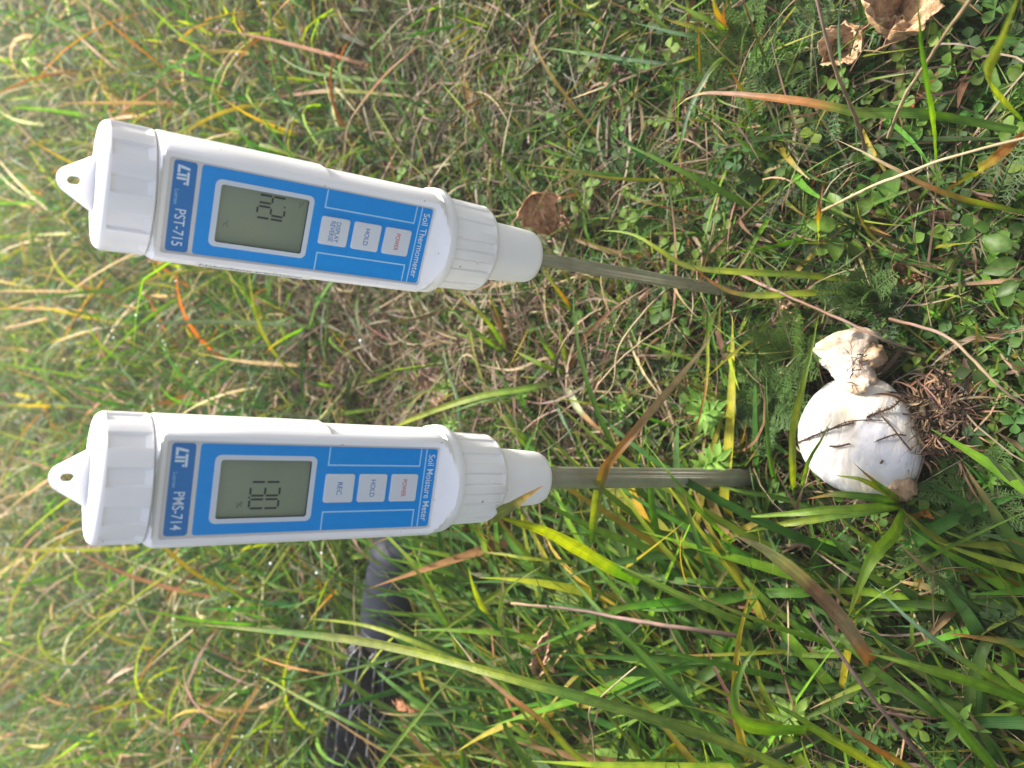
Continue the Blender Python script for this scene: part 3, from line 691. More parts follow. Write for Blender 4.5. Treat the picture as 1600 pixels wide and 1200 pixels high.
# ---- herbs: every template is (V, Q, shade) laid out around the origin, stem along +Z or leaf along +X
def ribbon_leaf(L, prof, fold=.25, droop=.3, n=6, wav=0.0):
    """leaf along +X, three verts a row"""
    V = []; Q = []
    for i in range(n + 1):
        t = i / n; w_ = prof(t) * L; x = L * t; z = -droop * L * t * t
        V += [(x, -w_, z + fold * w_ + wav * L * sin(t * 17)), (x, 0, z), (x, w_, z + fold * w_ - wav * L * sin(t * 15))]
    for i in range(n):
        for k in (0, 1): Q.append((3 * i + k, 3 * i + k + 1, 3 * i + 4 + k, 3 * i + 3 + k))
    return np.array(V), np.array(Q)
def xf(V, s=1, rx=0, ry=0, rz=0, t=(0, 0, 0)):
    M_ = (Matrix.Translation(t) @ Matrix.Rotation(rz, 4, 'Z') @ Matrix.Rotation(ry, 4, 'Y') @ Matrix.Rotation(rx, 4, 'X'))
    A = np.array(M_)[:3, :3]; return (V * s) @ A.T + np.array(t)
def cat(parts):
    V = []; Q = []; S_ = []; o = 0
    for v, q, sh in parts: V.append(v); Q.append(q + o); S_.append(np.full(len(v), sh) if np.isscalar(sh) else sh); o += len(v)
    return np.concatenate(V), np.concatenate(Q), np.concatenate(S_)
def strip(P, w_):
    P = np.array(P, float); T = np.gradient(P, axis=0); S = np.cross(T, (0.3, .2, 1)); S /= np.linalg.norm(S, axis=1, keepdims=True) + 1e-9
    V = np.stack([P - S * w_ / 2, P + S * w_ / 2, P + np.cross(S, T / (np.linalg.norm(T, axis=1, keepdims=True) + 1e-9)) * w_ * .6], 1).reshape(-1, 3); Q = []
    for i in range(len(P) - 1):
        for a_, b_ in ((0, 1), (1, 2), (2, 0)): Q.append((3 * i + a_, 3 * i + b_, 3 * i + 3 + b_, 3 * i + 3 + a_))
    return V, np.array(Q)
ov = lambda t: 0.33 * sin(pi * min(1, t * .98 + .02) ** .85) ** .75 if 0 < t < 1 else 0.02
obo = lambda t: 0.44 * sin(pi * (t ** 1.5) * .97 + .03) ** .8 if 0 < t < 1 else .03
lan = lambda t: 0.17 * sin(pi * t ** .8) ** .9 if 0 < t < 1 else .02
LF_OV = ribbon_leaf(1, ov, .25, .25, 7); LF_OB = ribbon_leaf(1, obo, .3, .12, 6); LF_LA = ribbon_leaf(1, lan, .3, .3, 4)
def clover(size=.008, hgt=.02, lean=(0, 0)):
    top = (lean[0] * hgt, lean[1] * hgt, hgt); pts = []
    st = strip([(0, 0, 0), (top[0] * .3, top[1] * .3, hgt * .55), top], .0009)
    parts = [(st[0], st[1], .95)]; r0 = random.uniform(0, 6)
    for k in range(3):
        parts.append((xf(LF_OB[0], size * random.uniform(.9, 1.1), random.uniform(-.2, .2), random.uniform(-.35, .15), r0 + k * 2.094, top), LF_OB[1], random.uniform(.9, 1.1)))
    return cat(parts)
def ovalplant(size=.012, hgt=.012, n=5):
    parts = []
    for k in range(n):
        rz = k * 2.4 + random.uniform(-.3, .3); r = size * random.uniform(.25, .6); h = hgt * random.uniform(.5, 1.1)
        b = (r * cos(rz), r * sin(rz), h)
        s_ = strip([(0, 0, 0), (b[0] * .4, b[1] * .4, h * .7), b], .0010); parts.append((s_[0], s_[1], 1.0))
        parts.append((xf(LF_OV[0], size * random.uniform(.7, 1.1), random.uniform(-.3, .3), random.uniform(-.5, .2), rz, b), LF_OV[1], random.uniform(.85, 1.15)))
    return cat(parts)
def whorl(size=.007, hgt=.02, tiers=3, n=7):
    parts = []; s_ = strip([(0, 0, 0), (.001, 0, hgt * .5), (0, 0, hgt)], .0009); parts.append((s_[0], s_[1], 1.0))
    for t_ in range(tiers):
        z = hgt * (1 - t_ * .30); off = random.uniform(0, 1)
        for k in range(n):
            parts.append((xf(LF_LA[0], size * (0.65 + .25 * t_) * random.uniform(.85, 1.15), 0, -.75 + .35 * t_ + random.uniform(-.15, .15), off + k * 2 * pi / n, (0, 0, z)), LF_LA[1], 1.12 - .1 * t_))
    return cat(parts)
def yarrow(L=.04, n=15):
    """finely divided feather leaf along +X, arched"""
    parts = []; pz = lambda t: L * (.55 * t - .5 * t * t)
    rib = [(L * t, 0, pz(t)) for t in np.linspace(0, 1, 7)]; s_ = strip(rib, .0008); parts.append((s_[0], s_[1], 1.0))
    V = []; Q = []
    def quad(a, b, w0, w1):
        a = np.array(a); b = np.array(b); d = b - a; s2 = np.cross(d, (0, 0, 1)); s2 /= np.linalg.norm(s2) + 1e-9; o = len(V)
        V.extend([a - s2 * w0, a + s2 * w0, b + s2 * w1, b - s2 * w1]); Q.append((o, o + 1, o + 2, o + 3))
    for i in range(n):
        t = .10 + .88 * i / n; ln = L * .20 * sin(pi * min(1, t * .95 + .05) ** .8) ** .7 + .001
        for s in (-1, 1):
            a = (L * t, 0, pz(t)); ang = radians(random.uniform(48, 68)); up = random.uniform(-.1, .45)
            b = (a[0] + ln * cos(ang), s * ln * sin(ang), a[2] + ln * up); quad(a, b, .00035, .00022)
            for f in (.4, .7, .95):
                c_ = tuple(a[k] + (b[k] - a[k]) * f for k in range(3)); l2 = ln * .38
                for s2 in (-1, 1):
                    a2 = ang + s2 * .75; quad(c_, (c_[0] + l2 * cos(a2), c_[1] + s * l2 * sin(a2), c_[2] + l2 * random.uniform(0, .6)), .0003, .00012)
    parts.append((np.array(V), np.array(Q), 1.05)); return cat(parts)
def place_many(temps, pts, cols, scale, tilt=.25, zoff=-.001):
    lst = []; n = len(pts); idx = rng.integers(0, len(temps), n)
    for ti, (V, Q, S_) in enumerate(temps):
        k = np.where(idx == ti)[0]
        if not len(k): continue
        a = rng.uniform(0, 2 * pi, len(k)); tx = rng.normal(0, tilt, len(k)); ty = rng.normal(0, tilt, len(k))
        ca, sa = np.cos(a), np.sin(a); z_ = np.zeros_like(a); o_ = np.ones_like(a)
        Rz = np.stack([np.stack([ca, -sa, z_], -1), np.stack([sa, ca, z_], -1), np.stack([z_, z_, o_], -1)], 1)
        Rx = np.stack([np.stack([o_, z_, z_], -1), np.stack([z_, np.cos(tx), -np.sin(tx)], -1), np.stack([z_, np.sin(tx), np.cos(tx)], -1)], 1)
        Ry = np.stack([np.stack([np.cos(ty), z_, np.sin(ty)], -1), np.stack([z_, o_, z_], -1), np.stack([-np.sin(ty), z_, np.cos(ty)], -1)], 1)
        M_ = Rx @ Ry @ Rz
        W_ = np.einsum('kij,vj->kvi', M_, V) * scale[k][:, None, None] + rootz(pts[k], zoff)[:, None]
        col = np.repeat(cols[k][:, None], len(V), 1) * S_[None, :, None]
        Qk = (Q[None] + (np.arange(len(k)) * len(V))[:, None, None]).reshape(-1, 4)
        W_ = W_.reshape(-1, 3); lst.append((W_, Qk, np.clip(col.reshape(-1, 3), 0, .9), W_[:, :2] * 10))
    return merge(lst)
HERB = np.array([(0.055, 0.13, 0.018), (0.085, 0.17, 0.018), (0.04, 0.095, 0.02), (0.11, 0.19, 0.02)])
def dn(px, py, x, y): return sstep(500, 700, px) * (.25 + .75 * (lump(x, y, 19, 9) > .5)) * np.where(py > 800, .45, 1)
p = scatter(3800, dn, ymax=.95, rm=.04); K = len(p)
tag(bigmesh('clover_patch', *place_many([clover(random.uniform(.006, .009), random.uniform(.012, .026), (random.uniform(-.4, .4), random.uniform(-.4, .4))) for _ in range(8)], p, jit(pick(HERB, K)), rng.uniform(.5, 1.0, K)), M_HERB), kind='stuff')
def dn(px, py, x, y): return sstep(600, 800, px) * (.1 + .9 * (lump(x, y, 13, 12) > .6)) * np.where(py > 800, .35, 1)
p = scatter(900, dn, ymax=.9, rm=.045); K = len(p)
tag(bigmesh('oval_leaf_herbs', *place_many([ovalplant(random.uniform(.008, .012), random.uniform(.008, .016), random.randint(4, 7)) for _ in range(7)], p, jit(np.where(rng.uniform(0, 1, (K, 1)) < .3, pick(BLUEG, K), pick(HERB, K))), rng.uniform(.5, 1.05, K)), M_HERB), kind='stuff')
def dn(px, py, x, y): return sstep(650, 800, px) * (.15 + .85 * (lump(x, y, 16, 15) > .6))
p = scatter(750, dn, ymax=.9, rm=.042); K = len(p)
tag(bigmesh('bedstraw_whorls', *place_many([whorl(random.uniform(.006, .009), random.uniform(.012, .024), 3, random.randint(6, 8)) for _ in range(6)], p, jit(pick(HERB, K) * 1.1), rng.uniform(.7, 1.15, K)), M_HERB), kind='stuff')
def dn(px, py, x, y): return (sstep(960, 1120, px) * (.25 + .75 * (lump(x, y, 14, 18) > .4)) + .06 * sstep(600, 800, px)) * np.where(py > 830, .5, 1)
p = scatter(480, dn, ymin=-.05, ymax=.8, rm=.036); K = len(p)
tag(bigmesh('yarrow_leaves', *place_many([yarrow(random.uniform(.028, .042), 13) for _ in range(6)], p, jit(np.where(rng.uniform(0, 1, (K, 1)) < .5, pick(BLUEG, K) * .9, pick(HERB, K))), rng.uniform(.6, 1.1, K), tilt=.35, zoff=.006), M_HERB), kind='stuff')

# ---- dew beads on far blade tips
Pt = gf[4]; k = rng.choice(len(Pt), 1500, replace=False); j = rng.integers(4, 9, 1500)
dp = Pt[k, j]
bmx = bmesh.new(); bmesh.ops.create_icosphere(bmx, subdivisions=1, radius=1.0); dv = np.array([v.co[:] for v in bmx.verts]); dfc = np.array([[v.index for v in f.verts] for f in bmx.faces]); bmx.free()
rr = rng.uniform(.0005, .0015, len(dp))
VV = (dv[None] * rr[:, None, None] + dp[:, None]).reshape(-1, 3); FF = (dfc[None] + (np.arange(len(dp)) * len(dv))[:, None, None]).reshape(-1, 3)
tag(mk('dew_drops', VV, FF.tolist(), plain('dew_sparkle', (0.9, 0.92, 0.92), 0.12, 1.0, coat=1.0), None, True), kind='stuff')  # opaque white beads; the dew's sparkle is put into their colour

#@@OBJ@@
# ------------------------------------------------------------------ single blades and stalks that stand out
COL = dict(g=(0.10, 0.21, 0.03), d=(0.055, 0.14, 0.028), l=(0.20, 0.33, 0.045), y=(0.30, 0.36, 0.03), yy=(0.45, 0.38, 0.03), b=(0.14, 0.25, 0.15), s=(0.50, 0.40, 0.25), t=(0.34, 0.25, 0.15),
           r=(0.34, 0.15, 0.045), k=(0.16, 0.08, 0.04), p=(0.30, 0.19, 0.16), w=(0.42, 0.50, 0.34), n=(0.10, 0.06, 0.045), o=(0.20, 0.24, 0.05))
def spline(pts, n):
    P = np.array(pts, float); d = np.r_[0, np.cumsum(np.linalg.norm(np.diff(P, axis=0), axis=1))]; d /= d[-1]
    m_ = np.zeros_like(P)
    for i in range(len(P)):
        a = max(0, i - 1); b = min(len(P) - 1, i + 1); m_[i] = (P[b] - P[a]) / (d[b] - d[a])
    out = []
    for t in np.linspace(0, 1, n + 1):
        i = min(len(P) - 2, int(np.searchsorted(d, t, side='right') - 1)); h = d[i + 1] - d[i]; u = (t - d[i]) / h
        out.append((2 * u**3 - 3 * u**2 + 1) * P[i] + (u**3 - 2 * u**2 + u) * h * m_[i] + (-2 * u**3 + 3 * u**2) * P[i + 1] + (u**3 - u**2) * h * m_[i + 1])
    return np.array(out)
def hero_mesh(name, pts, wmm, cols, parent=None, fold=.18, twist=0.0, stalk=False, n=26, base_w=.7, tip=2.6, inv=None):
    P = spline([G(*p) for p in pts], n); P[:, 2] = np.maximum(P[:, 2], .001)
    jj = np.cumsum(rng.normal(0, .00012, P.shape), 0); P = P + jj - jj[0]
    t = np.linspace(0, 1, n + 1); T = np.gradient(P, axis=0); T /= np.linalg.norm(T, axis=1, keepdims=True)
    hint = np.array([0.1, -.55, .83]); S = np.cross(T, hint); S /= np.linalg.norm(S, axis=1, keepdims=True); Nn = np.cross(S, T)
    tw = (twist * (t - .4) + .15 * np.sin(t * 7 + rng.uniform(0, 6)))[:, None]; S2 = S * np.cos(tw) + Nn * np.sin(tw); N2 = np.cross(S2, T)
    ct = np.array([COL[c] for c in cols]); x = np.linspace(0, 1, len(ct)); col = np.stack([np.interp(t + .03 * np.sin(t * 40), x, ct[:, k]) for k in range(3)], -1)
    if stalk:
        w_ = (wmm * .00036) * (1 - .35 * t)[:, None] * (1 + .12 * np.sin(t * 31) * np.sin(t * 12))[:, None]; m_ = 6
        V = np.stack([P + (S2 * cos(a) + N2 * sin(a)) * w_ for a in np.arange(6) * pi / 3], 1)
        Q = [(i * 6 + k, i * 6 + (k + 1) % 6, i * 6 + 6 + (k + 1) % 6, i * 6 + 6 + k) for i in range(n) for k in range(6)]
    else:
        prof = (base_w + (1 - base_w) * np.sin(np.minimum(t * 2.4, pi / 2))) * np.clip(1 - t ** tip, .02, 1)
        prof = prof * (1 + .05 * np.sin(t * 23 + rng.uniform(0, 6)))
        w_ = (wmm * .00047) * prof[:, None]; m_ = 5
        V = np.stack([P - S2 * w_, P - S2 * w_ * .5 - N2 * w_ * fold * .9, P - N2 * w_ * fold * 1.8, P + S2 * w_ * .5 - N2 * w_ * fold * .9, P + S2 * w_], 1)
        Q = [(i * 5 + k, i * 5 + k + 1, i * 5 + 6 + k, i * 5 + 5 + k) for i in range(n) for k in range(4)]
    C3 = np.repeat(col[:, None], m_, 1)
    if not stalk: C3 = C3 * np.array([.92, 1, 1.22, 1, .92])[None, :, None]
    C3 = C3 * .74
    ro = rng.uniform(0, 20); uv = np.stack(np.broadcast_arrays(np.linspace(0, 1, m_)[None], t[:, None] * len(P) / 26 + ro), -1).reshape(-1, 2)
    V = V.reshape(-1, 3); Q = np.array(Q)
    o0 = V[:m_].mean(0)
    me_o = bigmesh(name, V - o0, Q, C3.reshape(-1, 3), uv, M_STRAW if stalk else M_HERO); me_o.location = o0
    if parent: me_o.parent = parent; me_o.location = Vector(o0) - parent.location
    return me_o
def hero(label, pts, wmm, cols, stalk=False, cat_='grass blade', group=None, **kw):
    o = hero_mesh('dry_stalk' if stalk else 'grass_blade', pts, wmm, cols, stalk=stalk, **kw)  # the flat ribbon meshes are single grass blades
    return tag(o, label, cat_ if not stalk else 'stalk', group or ('single dry stalks in the meadow' if stalk else 'single blades standing out of the grass'))
hero('longest broad dewy green blade sweeping across the lower left, over the dark umbrella', [(1330, 1262, .05), (1180, 1180, .10), (1000, 1117, .14), (800, 1062, .165), (620, 1014, .17), (450, 988, .165), (305, 975, .155)], 5.8, 'gogyogoy', n=40, tip=3.5)
hero('yellow green blade with brown streaked tip crossing beneath the longest dewy blade', [(1010, 1250, .03), (900, 1180, .07), (850, 1130, .09), (760, 1060, .10), (697, 983, .10)], 4.6, 'gyyrts')
hero('narrow green blade lying behind the umbrella, its end low at the left', [(640, 1170, .03), (560, 1135, .06), (470, 1090, .07), (385, 1045, .07)], 4.2, 'ggyy')
hero('upright yellow green blade crossing the umbrella folds at the lower frame edge', [(575, 1225, .04), (600, 1190, .07), (667, 1105, .09), (728, 1033, .09)], 4.4, 'yllg')
b5 = hero('bright yellow green dewy blade leaning on the moisture meter cone, tip bent over', [(1012, 917, .02), (960, 890, .07), (900, 856, .115), (840, 826, .155), (768, 804, .183)], 7.6, 'ggyyy', tip=5)
hero_mesh('bent_tip', [(764, 812, .180), (800, 788, .200), (848, 756, .212)], 6.6, 'yor', parent=b5, n=14, tip=1.6)
hero('broad blade arching over the thick probe, green at the base and rusty at the tip', [(925, 850, .03), (931, 800, .10), (950, 732, .137), (980, 695, .142), (1025, 639, .13), (1062, 594, .11), (1100, 545, .08), (1130, 498, .05)], 5.6, 'ggyortss')
hero('green blade with red brown tip touching the thin probe at the soil', [(1330, 455, .02), (1250, 459, .035), (1175, 462, .045), (1137, 455, .05), (1100, 434, .055), (1074, 413, .06)], 4.2, 'lyyork')
hero('long spotted yellow green blade passing just above the thin probe end', [(1345, 440, .01), (1250, 427, .03), (1175, 425, .045), (1100, 421, .055), (1062, 412, .06), (1032, 393, .065), (987, 367, .065), (937, 361, .06)], 4.2, 'lylyoyll')
hero('tall spotted yellow green blade along the left rim of the mushroom', [(1243, 770, .01), (1240, 751, .03), (1237, 713, .045), (1240, 667, .055), (1252, 611, .06), (1267, 553, .06), (1282, 487, .055)], 4.2, 'gyoygy')
hero('short green blade pointing over the mushroom cap', [(1250, 768, .01), (1254, 750, .03), (1267, 713, .05), (1287, 678, .06), (1300, 652, .062)], 2.8, 'glgl')
hero('dark green blade standing between the thick probe and the mushroom', [(1215, 765, .01), (1205, 730, .03), (1197, 660, .04), (1193, 580, .045)], 3.0, 'dgg')
hero('greyed stalk like blade arching from the thermometer body to the top, tip orange', [(535, 268, .02), (537, 235, .04), (542, 200, .055), (562, 165, .07), (600, 120, .08), (637, 87, .08), (682, 48, .07)], 4.2, 'ttptrrt')
hero('long thin orange blade lying level above the thermometer body', [(640, 150, .02), (580, 144, .03), (525, 141, .04), (462, 147, .045), (395, 156, .045)], 4.0, 'tyrrs')
hero('green dewy blade with pale tip above the orange one', [(640, 131, .02), (550, 122, .035), (475, 110, .05), (418, 76, .055)], 3.6, 'glgw')
hero('short bright yellow blade among green ones above the thermometer', [(556, 140, .02), (528, 124, .035), (505, 108, .04), (490, 99, .045)], 4.2, 'yyyr')
hero('slender green blade slanting towards the fallen brown leaf from above', [(815, 290, .01), (775, 237, .03), (725, 172, .045), (680, 122, .045)], 2.6, 'lgyl')
hero('grey green blade lying level near the upper frame edge', [(1060, 101, .02), (1025, 97, .03), (925, 86, .04), (842, 76, .04)], 3.4, 'bbgg')
hero('dried pinkish brown bent blade, turning green towards the right edge', [(1610, 209, .02), (1500, 186, .04), (1425, 177, .06), (1340, 175, .07), (1287, 164, .075), (1200, 152, .075), (1112, 146, .07), (1075, 155, .06), (1048, 178, .045)], 5.4, 'ggggrrpss', n=36)
hero('light green arching blade between the dried bent blade and the thin probe', [(1160, 84, .01), (1125, 95, .03), (1100, 125, .045), (1077, 170, .05), (1062, 225, .05), (1036, 282, .03)], 3.2, 'glwbll')
hero('blurred pinkish stem hanging from the top edge over the large fallen leaf', [(1352, 235, .03), (1335, 187, .08), (1305, 120, .12), (1287, 62, .14), (1270, -10, .15)], 2.6, 'pptp', stalk=True)
hero('grey green blade beside the blurred pinkish stem at the top edge', [(1332, 170, .05), (1320, 137, .09), (1312, 87, .12), (1310, 20, .13), (1318, -30, .13)], 2.8, 'gbbb')
hero('tan stalk crossing the upper right corner from the top edge', [(1388, 215, .04), (1412, 155, .09), (1457, 82, .13), (1517, -5, .16)], 2.4, 'tstt', stalk=True)
hero('broad green blurred blade running down from the top edge near the right corner', [(1470, 300, .03), (1465, 250, .07), (1457, 175, .11), (1445, 100, .135), (1432, -8, .15)], 5.2, 'gglgg')
hero('yellow blurred blade closest to the lens in the upper right corner', [(1600, 190, .08), (1545, 125, .14), (1560, 70, .19), (1590, -12, .22)], 4.4, 'gyyyy')
hero('straw coloured stalk from the pinkish stem to the right edge, end green', [(1610, 333, .03), (1500, 310, .06), (1437, 287, .07), (1375, 255, .075), (1302, 220, .07)], 3.0, 'gyrss')
hero('pale stalk rising across the oval leaves to the right edge', [(1282, 331, .03), (1350, 297, .07), (1412, 272, .09), (1475, 248, .10), (1610, 214, .11)], 2.2, 'tsst', stalk=True)
hero('wide orange dead blade at the right edge below the pale stalk', [(1480, 297, .04), (1550, 250, .07), (1612, 198, .09)], 4.6, 'ryrr', tip=6)
hero('short upright blade, yellow with orange ends, left of the oval leaves', [(1281, 388, .01), (1277, 355, .04), (1277, 325, .055), (1282, 280, .055)], 4.2, 'ryyrk')
hero('pinkish runner stem passing over the torn mushroom stem', [(1150, 425, .02), (1200, 450, .035), (1262, 475, .045), (1325, 502, .05), (1375, 527, .05), (1430, 546, .03)], 2.6, 'ppkpp', stalk=True)
hero('brown runner stem to the right of the torn mushroom stem', [(1390, 498, .03), (1475, 522, .045), (1510, 550, .05), (1560, 600, .05), (1612, 640, .04)], 2.4, 'kptp', stalk=True)
hero('broad decaying brown blade with green edge below the mushroom', [(1405, 1075, .01), (1360, 1030, .03), (1317, 968, .045), (1267, 915, .055), (1200, 862, .055), (1148, 838, .05)], 8.0, 'krtkot', tip=5)
hero('purple brown stem slanting to the lower frame edge', [(1465, 1210, .03), (1387, 1120, .06), (1333, 1050, .07), (1265, 956, .06)], 3.0, 'nppp', stalk=True)
hero('dewy grey green blade slanting to the right edge under the mushroom', [(1612, 1097, .03), (1500, 1027, .06), (1433, 977, .07), (1357, 908, .06)], 3.4, 'glbb')
hero('bright green blade just below the dewy grey green one', [(1612, 1100, .03), (1517, 1067, .06), (1433, 1040, .08), (1350, 1020, .09)], 5.0, 'ggll', tip=4)
hero('green blade with a white highlight ending at the lower right edge', [(1560, 1210, .04), (1500, 1140, .075), (1450, 1090, .09), (1392, 1040, .09)], 5.0, 'gggl')
hero('yellow green blade entering from the bottom, left of the purple brown stem', [(1390, 1210, .05), (1300, 1155, .09), (1240, 1115, .11), (1180, 1080, .115)], 5.0, 'yyll')
hero('amber coloured blade at the bottom between yellow green and purple brown stems', [(1430, 1205, .04), (1350, 1160, .07), (1273, 1112, .08)], 3.6, 'yrrs')
hero('soft focus curled green blade close to the lens at the bottom', [(1262, 1140, .14), (1200, 1142, .165), (1160, 1130, .18), (1147, 1093, .185), (1160, 1040, .185), (1188, 1006, .18)], 5.0, 'gglgg')
hero('long dark green keeled blade descending to the lower edge', [(1185, 1215, .01), (1133, 1160, .03), (1067, 1090, .05), (1000, 1020, .06), (950, 967, .065), (877, 885, .06)], 6.4, 'dgdggg', fold=.35)
hero('light green blade running level to the broad decaying brown blade', [(1210, 990, .01), (1150, 970, .035), (1083, 940, .05), (1000, 900, .06), (920, 866, .06)], 5.2, 'gllll')
hero('dark purple seed stem lying across the lush grass', [(1150, 993, .05), (1073, 982, .065), (1000, 970, .07), (900, 953, .07), (800, 943, .065)], 3.6, 'npnt', stalk=True)
hero('pale straw bent like an elbow near the lower edge', [(932, 1200, .03), (925, 1150, .06), (922, 1110, .075), (947, 1083, .08), (997, 1041, .075)], 1.5, 'sts', stalk=True)
hero('tan dry straw pointing up from the moisture meter cap side, far left', [(303, 984, .10), (248, 1028, .07), (190, 1080, .04)], 3.6, 'sts', stalk=True)
hero('rusty straw touching the lower side of the moisture meter', [(405, 851, .03), (355, 868, .05), (310, 886, .055)], 3.6, 'ttr')
hero('pale tan straw bundle blade at the left edge below the moisture meter cap', [(165, 853, .03), (90, 857, .055), (15, 862, .06)], 6.0, 'sss')
hero('pale blue green blade standing above the moisture meter collar', [(722, 680, .02), (712, 615, .045), (697, 573, .055), (690, 535, .055)], 4.2, 'wbwb')
hero('green blade meeting the upper edge of the moisture meter cone', [(845, 706, .02), (798, 665, .04), (770, 636, .045)], 4.4, 'gly')
hero('curved dry straw in the brown gap between the probes', [(1038, 455, .03), (995, 500, .045), (965, 545, .05), (957, 600, .04), (925, 630, .02)], 1.6, 'sst', stalk=True)
hero('thin tan straw crossing the brown gap to the light patch', [(1060, 495, .02), (990, 545, .035), (935, 600, .04), (918, 640, .02)], 1.7, 'tss', stalk=True)
hero('green spotted dead ended blade left of the bedstraw sprigs', [(1108, 460, .01), (1107, 540, .04), (1105, 600, .05), (1095, 650, .05), (1078, 700, .045)], 2.4, 'ggyrr')
hero('thin green blade crossing the front of the thick probe', [(1145, 850, .02), (1100, 805, .08), (1050, 745, .10), (1008, 690, .095)], 2.8, 'lggl')
hero('green blade lying level below the thick probe, pointing left', [(1290, 800, .015), (1220, 776, .03), (1160, 765, .045), (1110, 752, .05)], 3.4, 'gggl')
hero('thin yellow green blade with red spots under the moisture meter cone', [(900, 880, .03), (820, 871, .05), (745, 860, .055)], 3.0, 'gyyr')
hero('curved lime green blade hooking up beside the umbrella', [(788, 1010, .03), (780, 960, .07), (792, 920, .085), (850, 882, .085)], 3.4, 'glly')
hero('long olive blade rising from the umbrella to the moisture meter body', [(735, 1040, .02), (690, 960, .06), (650, 890, .08), (605, 835, .085)], 5.0, 'ggoy')
hero('pale straw standing left of the umbrella grip', [(570, 1035, .03), (555, 990, .06), (553, 930, .07), (556, 880, .07)], 2.2, 'tss')
hero('yellow green blade over the umbrella collar running to the far left', [(840, 1105, .03), (730, 1040, .06), (640, 1000, .08), (560, 975, .085), (480, 967, .08)], 4.6, 'ggyyy')

def tuft(label, cat_, base, blades_, group=None):
    b0 = G(*base); e = bpy.data.objects.new('grass_tuft', None); C.objects.link(e); e.empty_display_size = .01; e.location = b0
    bpy.context.view_layer.update(); tag(e, label, cat_, group)
    for pts, w_, cols in blades_: hero_mesh('blade', [(base[0], base[1], base[2])] + pts, w_, cols, parent=e, n=20)
    return e
tuft('green sedge tuft at the lower right rim of the mushroom with blades fanning left', 'sedge tuft', (1414, 790, .012),
     [([(1385, 770, .04), (1345, 750, .055), (1304, 742, .05)], 4.2, 'ggyl'), ([(1380, 765, .045), (1350, 740, .06), (1331, 723, .062)], 3.4, 'gygr'),
      ([(1370, 778, .04), (1310, 772, .05), (1262, 778, .045)], 5.0, 'gggr'), ([(1370, 792, .04), (1270, 798, .06), (1150, 808, .05)], 4.8, 'glll'),
      ([(1350, 800, .03), (1240, 818, .04), (1160, 835, .03)], 5.0, 'ggyl'), ([(1400, 830, .04), (1360, 880, .065), (1322, 972, .06)], 7.6, 'gllly'), ([(1436, 800, .02), (1460, 812, .03)], 8.0, 'yrr')], 'grass tufts near the probes')
tuft('tussock between the two probes with orange, yellow and dewy blades', 'grass tuft', (887, 588, .012),
     [([(850, 572, .035), (800, 545, .04)], 4.4, 'glly'), ([(855, 545, .035), (828, 505, .045)], 4.0, 'glg'), ([(880, 545, .035), (870, 505, .045)], 4.2, 'gyl'), ([(840, 603, .035), (740, 622, .055), (640, 657, .06), (590, 680, .05)], 5.6, 'glyyy'),
      ([(830, 610, .03), (760, 625, .045), (705, 645, .05)], 4.6, 'gggl'), ([(905, 540, .03), (950, 490, .045), (1012, 449, .045)], 3.6, 'rkkt'), ([(895, 625, .035), (920, 655, .05), (966, 692, .045)], 5.4, 'gwwrt'),
      ([(860, 560, .03), (800, 578, .03), (745, 570, .03)], 2.6, 'tss'), ([(870, 620, .02), (880, 655, .03), (900, 692, .035)], 3.0, 'dbb')], 'grass tufts near the probes')
tuft('tuft of yellow orange striped blades near the upper frame edge', 'grass tuft', (1160, 60, .012),
     [([(1110, 35, .04), (1040, 0, .05)], 4.6, 'glly'), ([(1090, 45, .035), (1030, 28, .045)], 4.0, 'gyyr'), ([(1080, 90, .03), (1045, 103, .03)], 3.6, 'yyyr'), ([(1120, 20, .04), (1112, -20, .05)], 5.0, 'yry'), ([(1130, 30, .04), (1136, -10, .05)], 3.4, 'grr'), ([(1080, 55, .04), (985, 32, .05)], 3.4, 'ggbb')], 'grass tufts near the probes')
tuft('green tuft with a rust stripe right below the thermometer cone', 'grass tuft', (905, 500, .01),
     [([(880, 465, .03), (850, 420, .045)], 4.4, 'dgly'), ([(885, 470, .03), (862, 442, .05), (848, 428, .055)], 2.2, 'krry'), ([(870, 475, .02), (820, 455, .03)], 3.6, 'glb'), ([(865, 505, .02), (815, 520, .03)], 3.4, 'gbl')], 'grass tufts near the probes')
tuft('tuft of green blades under the thermometer collar with a tall lime blade', 'grass tuft', (800, 560, .01),
     [([(760, 500, .05), (705, 455, .06)], 4.0, 'ygyr'), ([(745, 520, .04), (690, 470, .05)], 3.8, 'glgl'), ([(780, 510, .03), (760, 462, .04)], 3.8, 'gtk'), ([(740, 530, .03), (700, 515, .035)], 3.4, 'ggl'), ([(775, 490, .04), (752, 445, .05)], 3.4, 'rky')], 'grass tufts near the probes')

# ------------------------------------------------------------------ herbs that can be told apart
def herb(name, label, cat_, base, leaves, stems, mats=M_HERB):
    """leaves: (V,Q,shade,colour,'part name')"""
    e = bpy.data.objects.new(name, None); C.objects.link(e); e.location = G(*base); e.empty_display_size = .01; bpy.context.view_layer.update()
    tag(e, label, cat_, 'herbs growing low in the turf')
    for (V, Q, col, nm) in leaves:
        isl = nm == 'leaf' and len(V) == 39
        k_ = np.arange(len(V)); uv_ = np.stack([(k_ % 3) / 2 * .8, (k_ // 3) / 12 * 1.5], -1) + rng.uniform(0, 9) if isl else V[:, :2] * 10
        cc = jit(np.repeat(np.array(col)[None], len(V), 0), .04)
        if isl: cc[1::3] *= 1.35
        bigmesh(nm, V, Q, cc, uv_, M_LEAF if isl else mats).parent = e
    return e
LFB = ribbon_leaf(1, ov, .5, .32, 12, .012); LFN = ribbon_leaf(1, lan, .35, .25, 7)
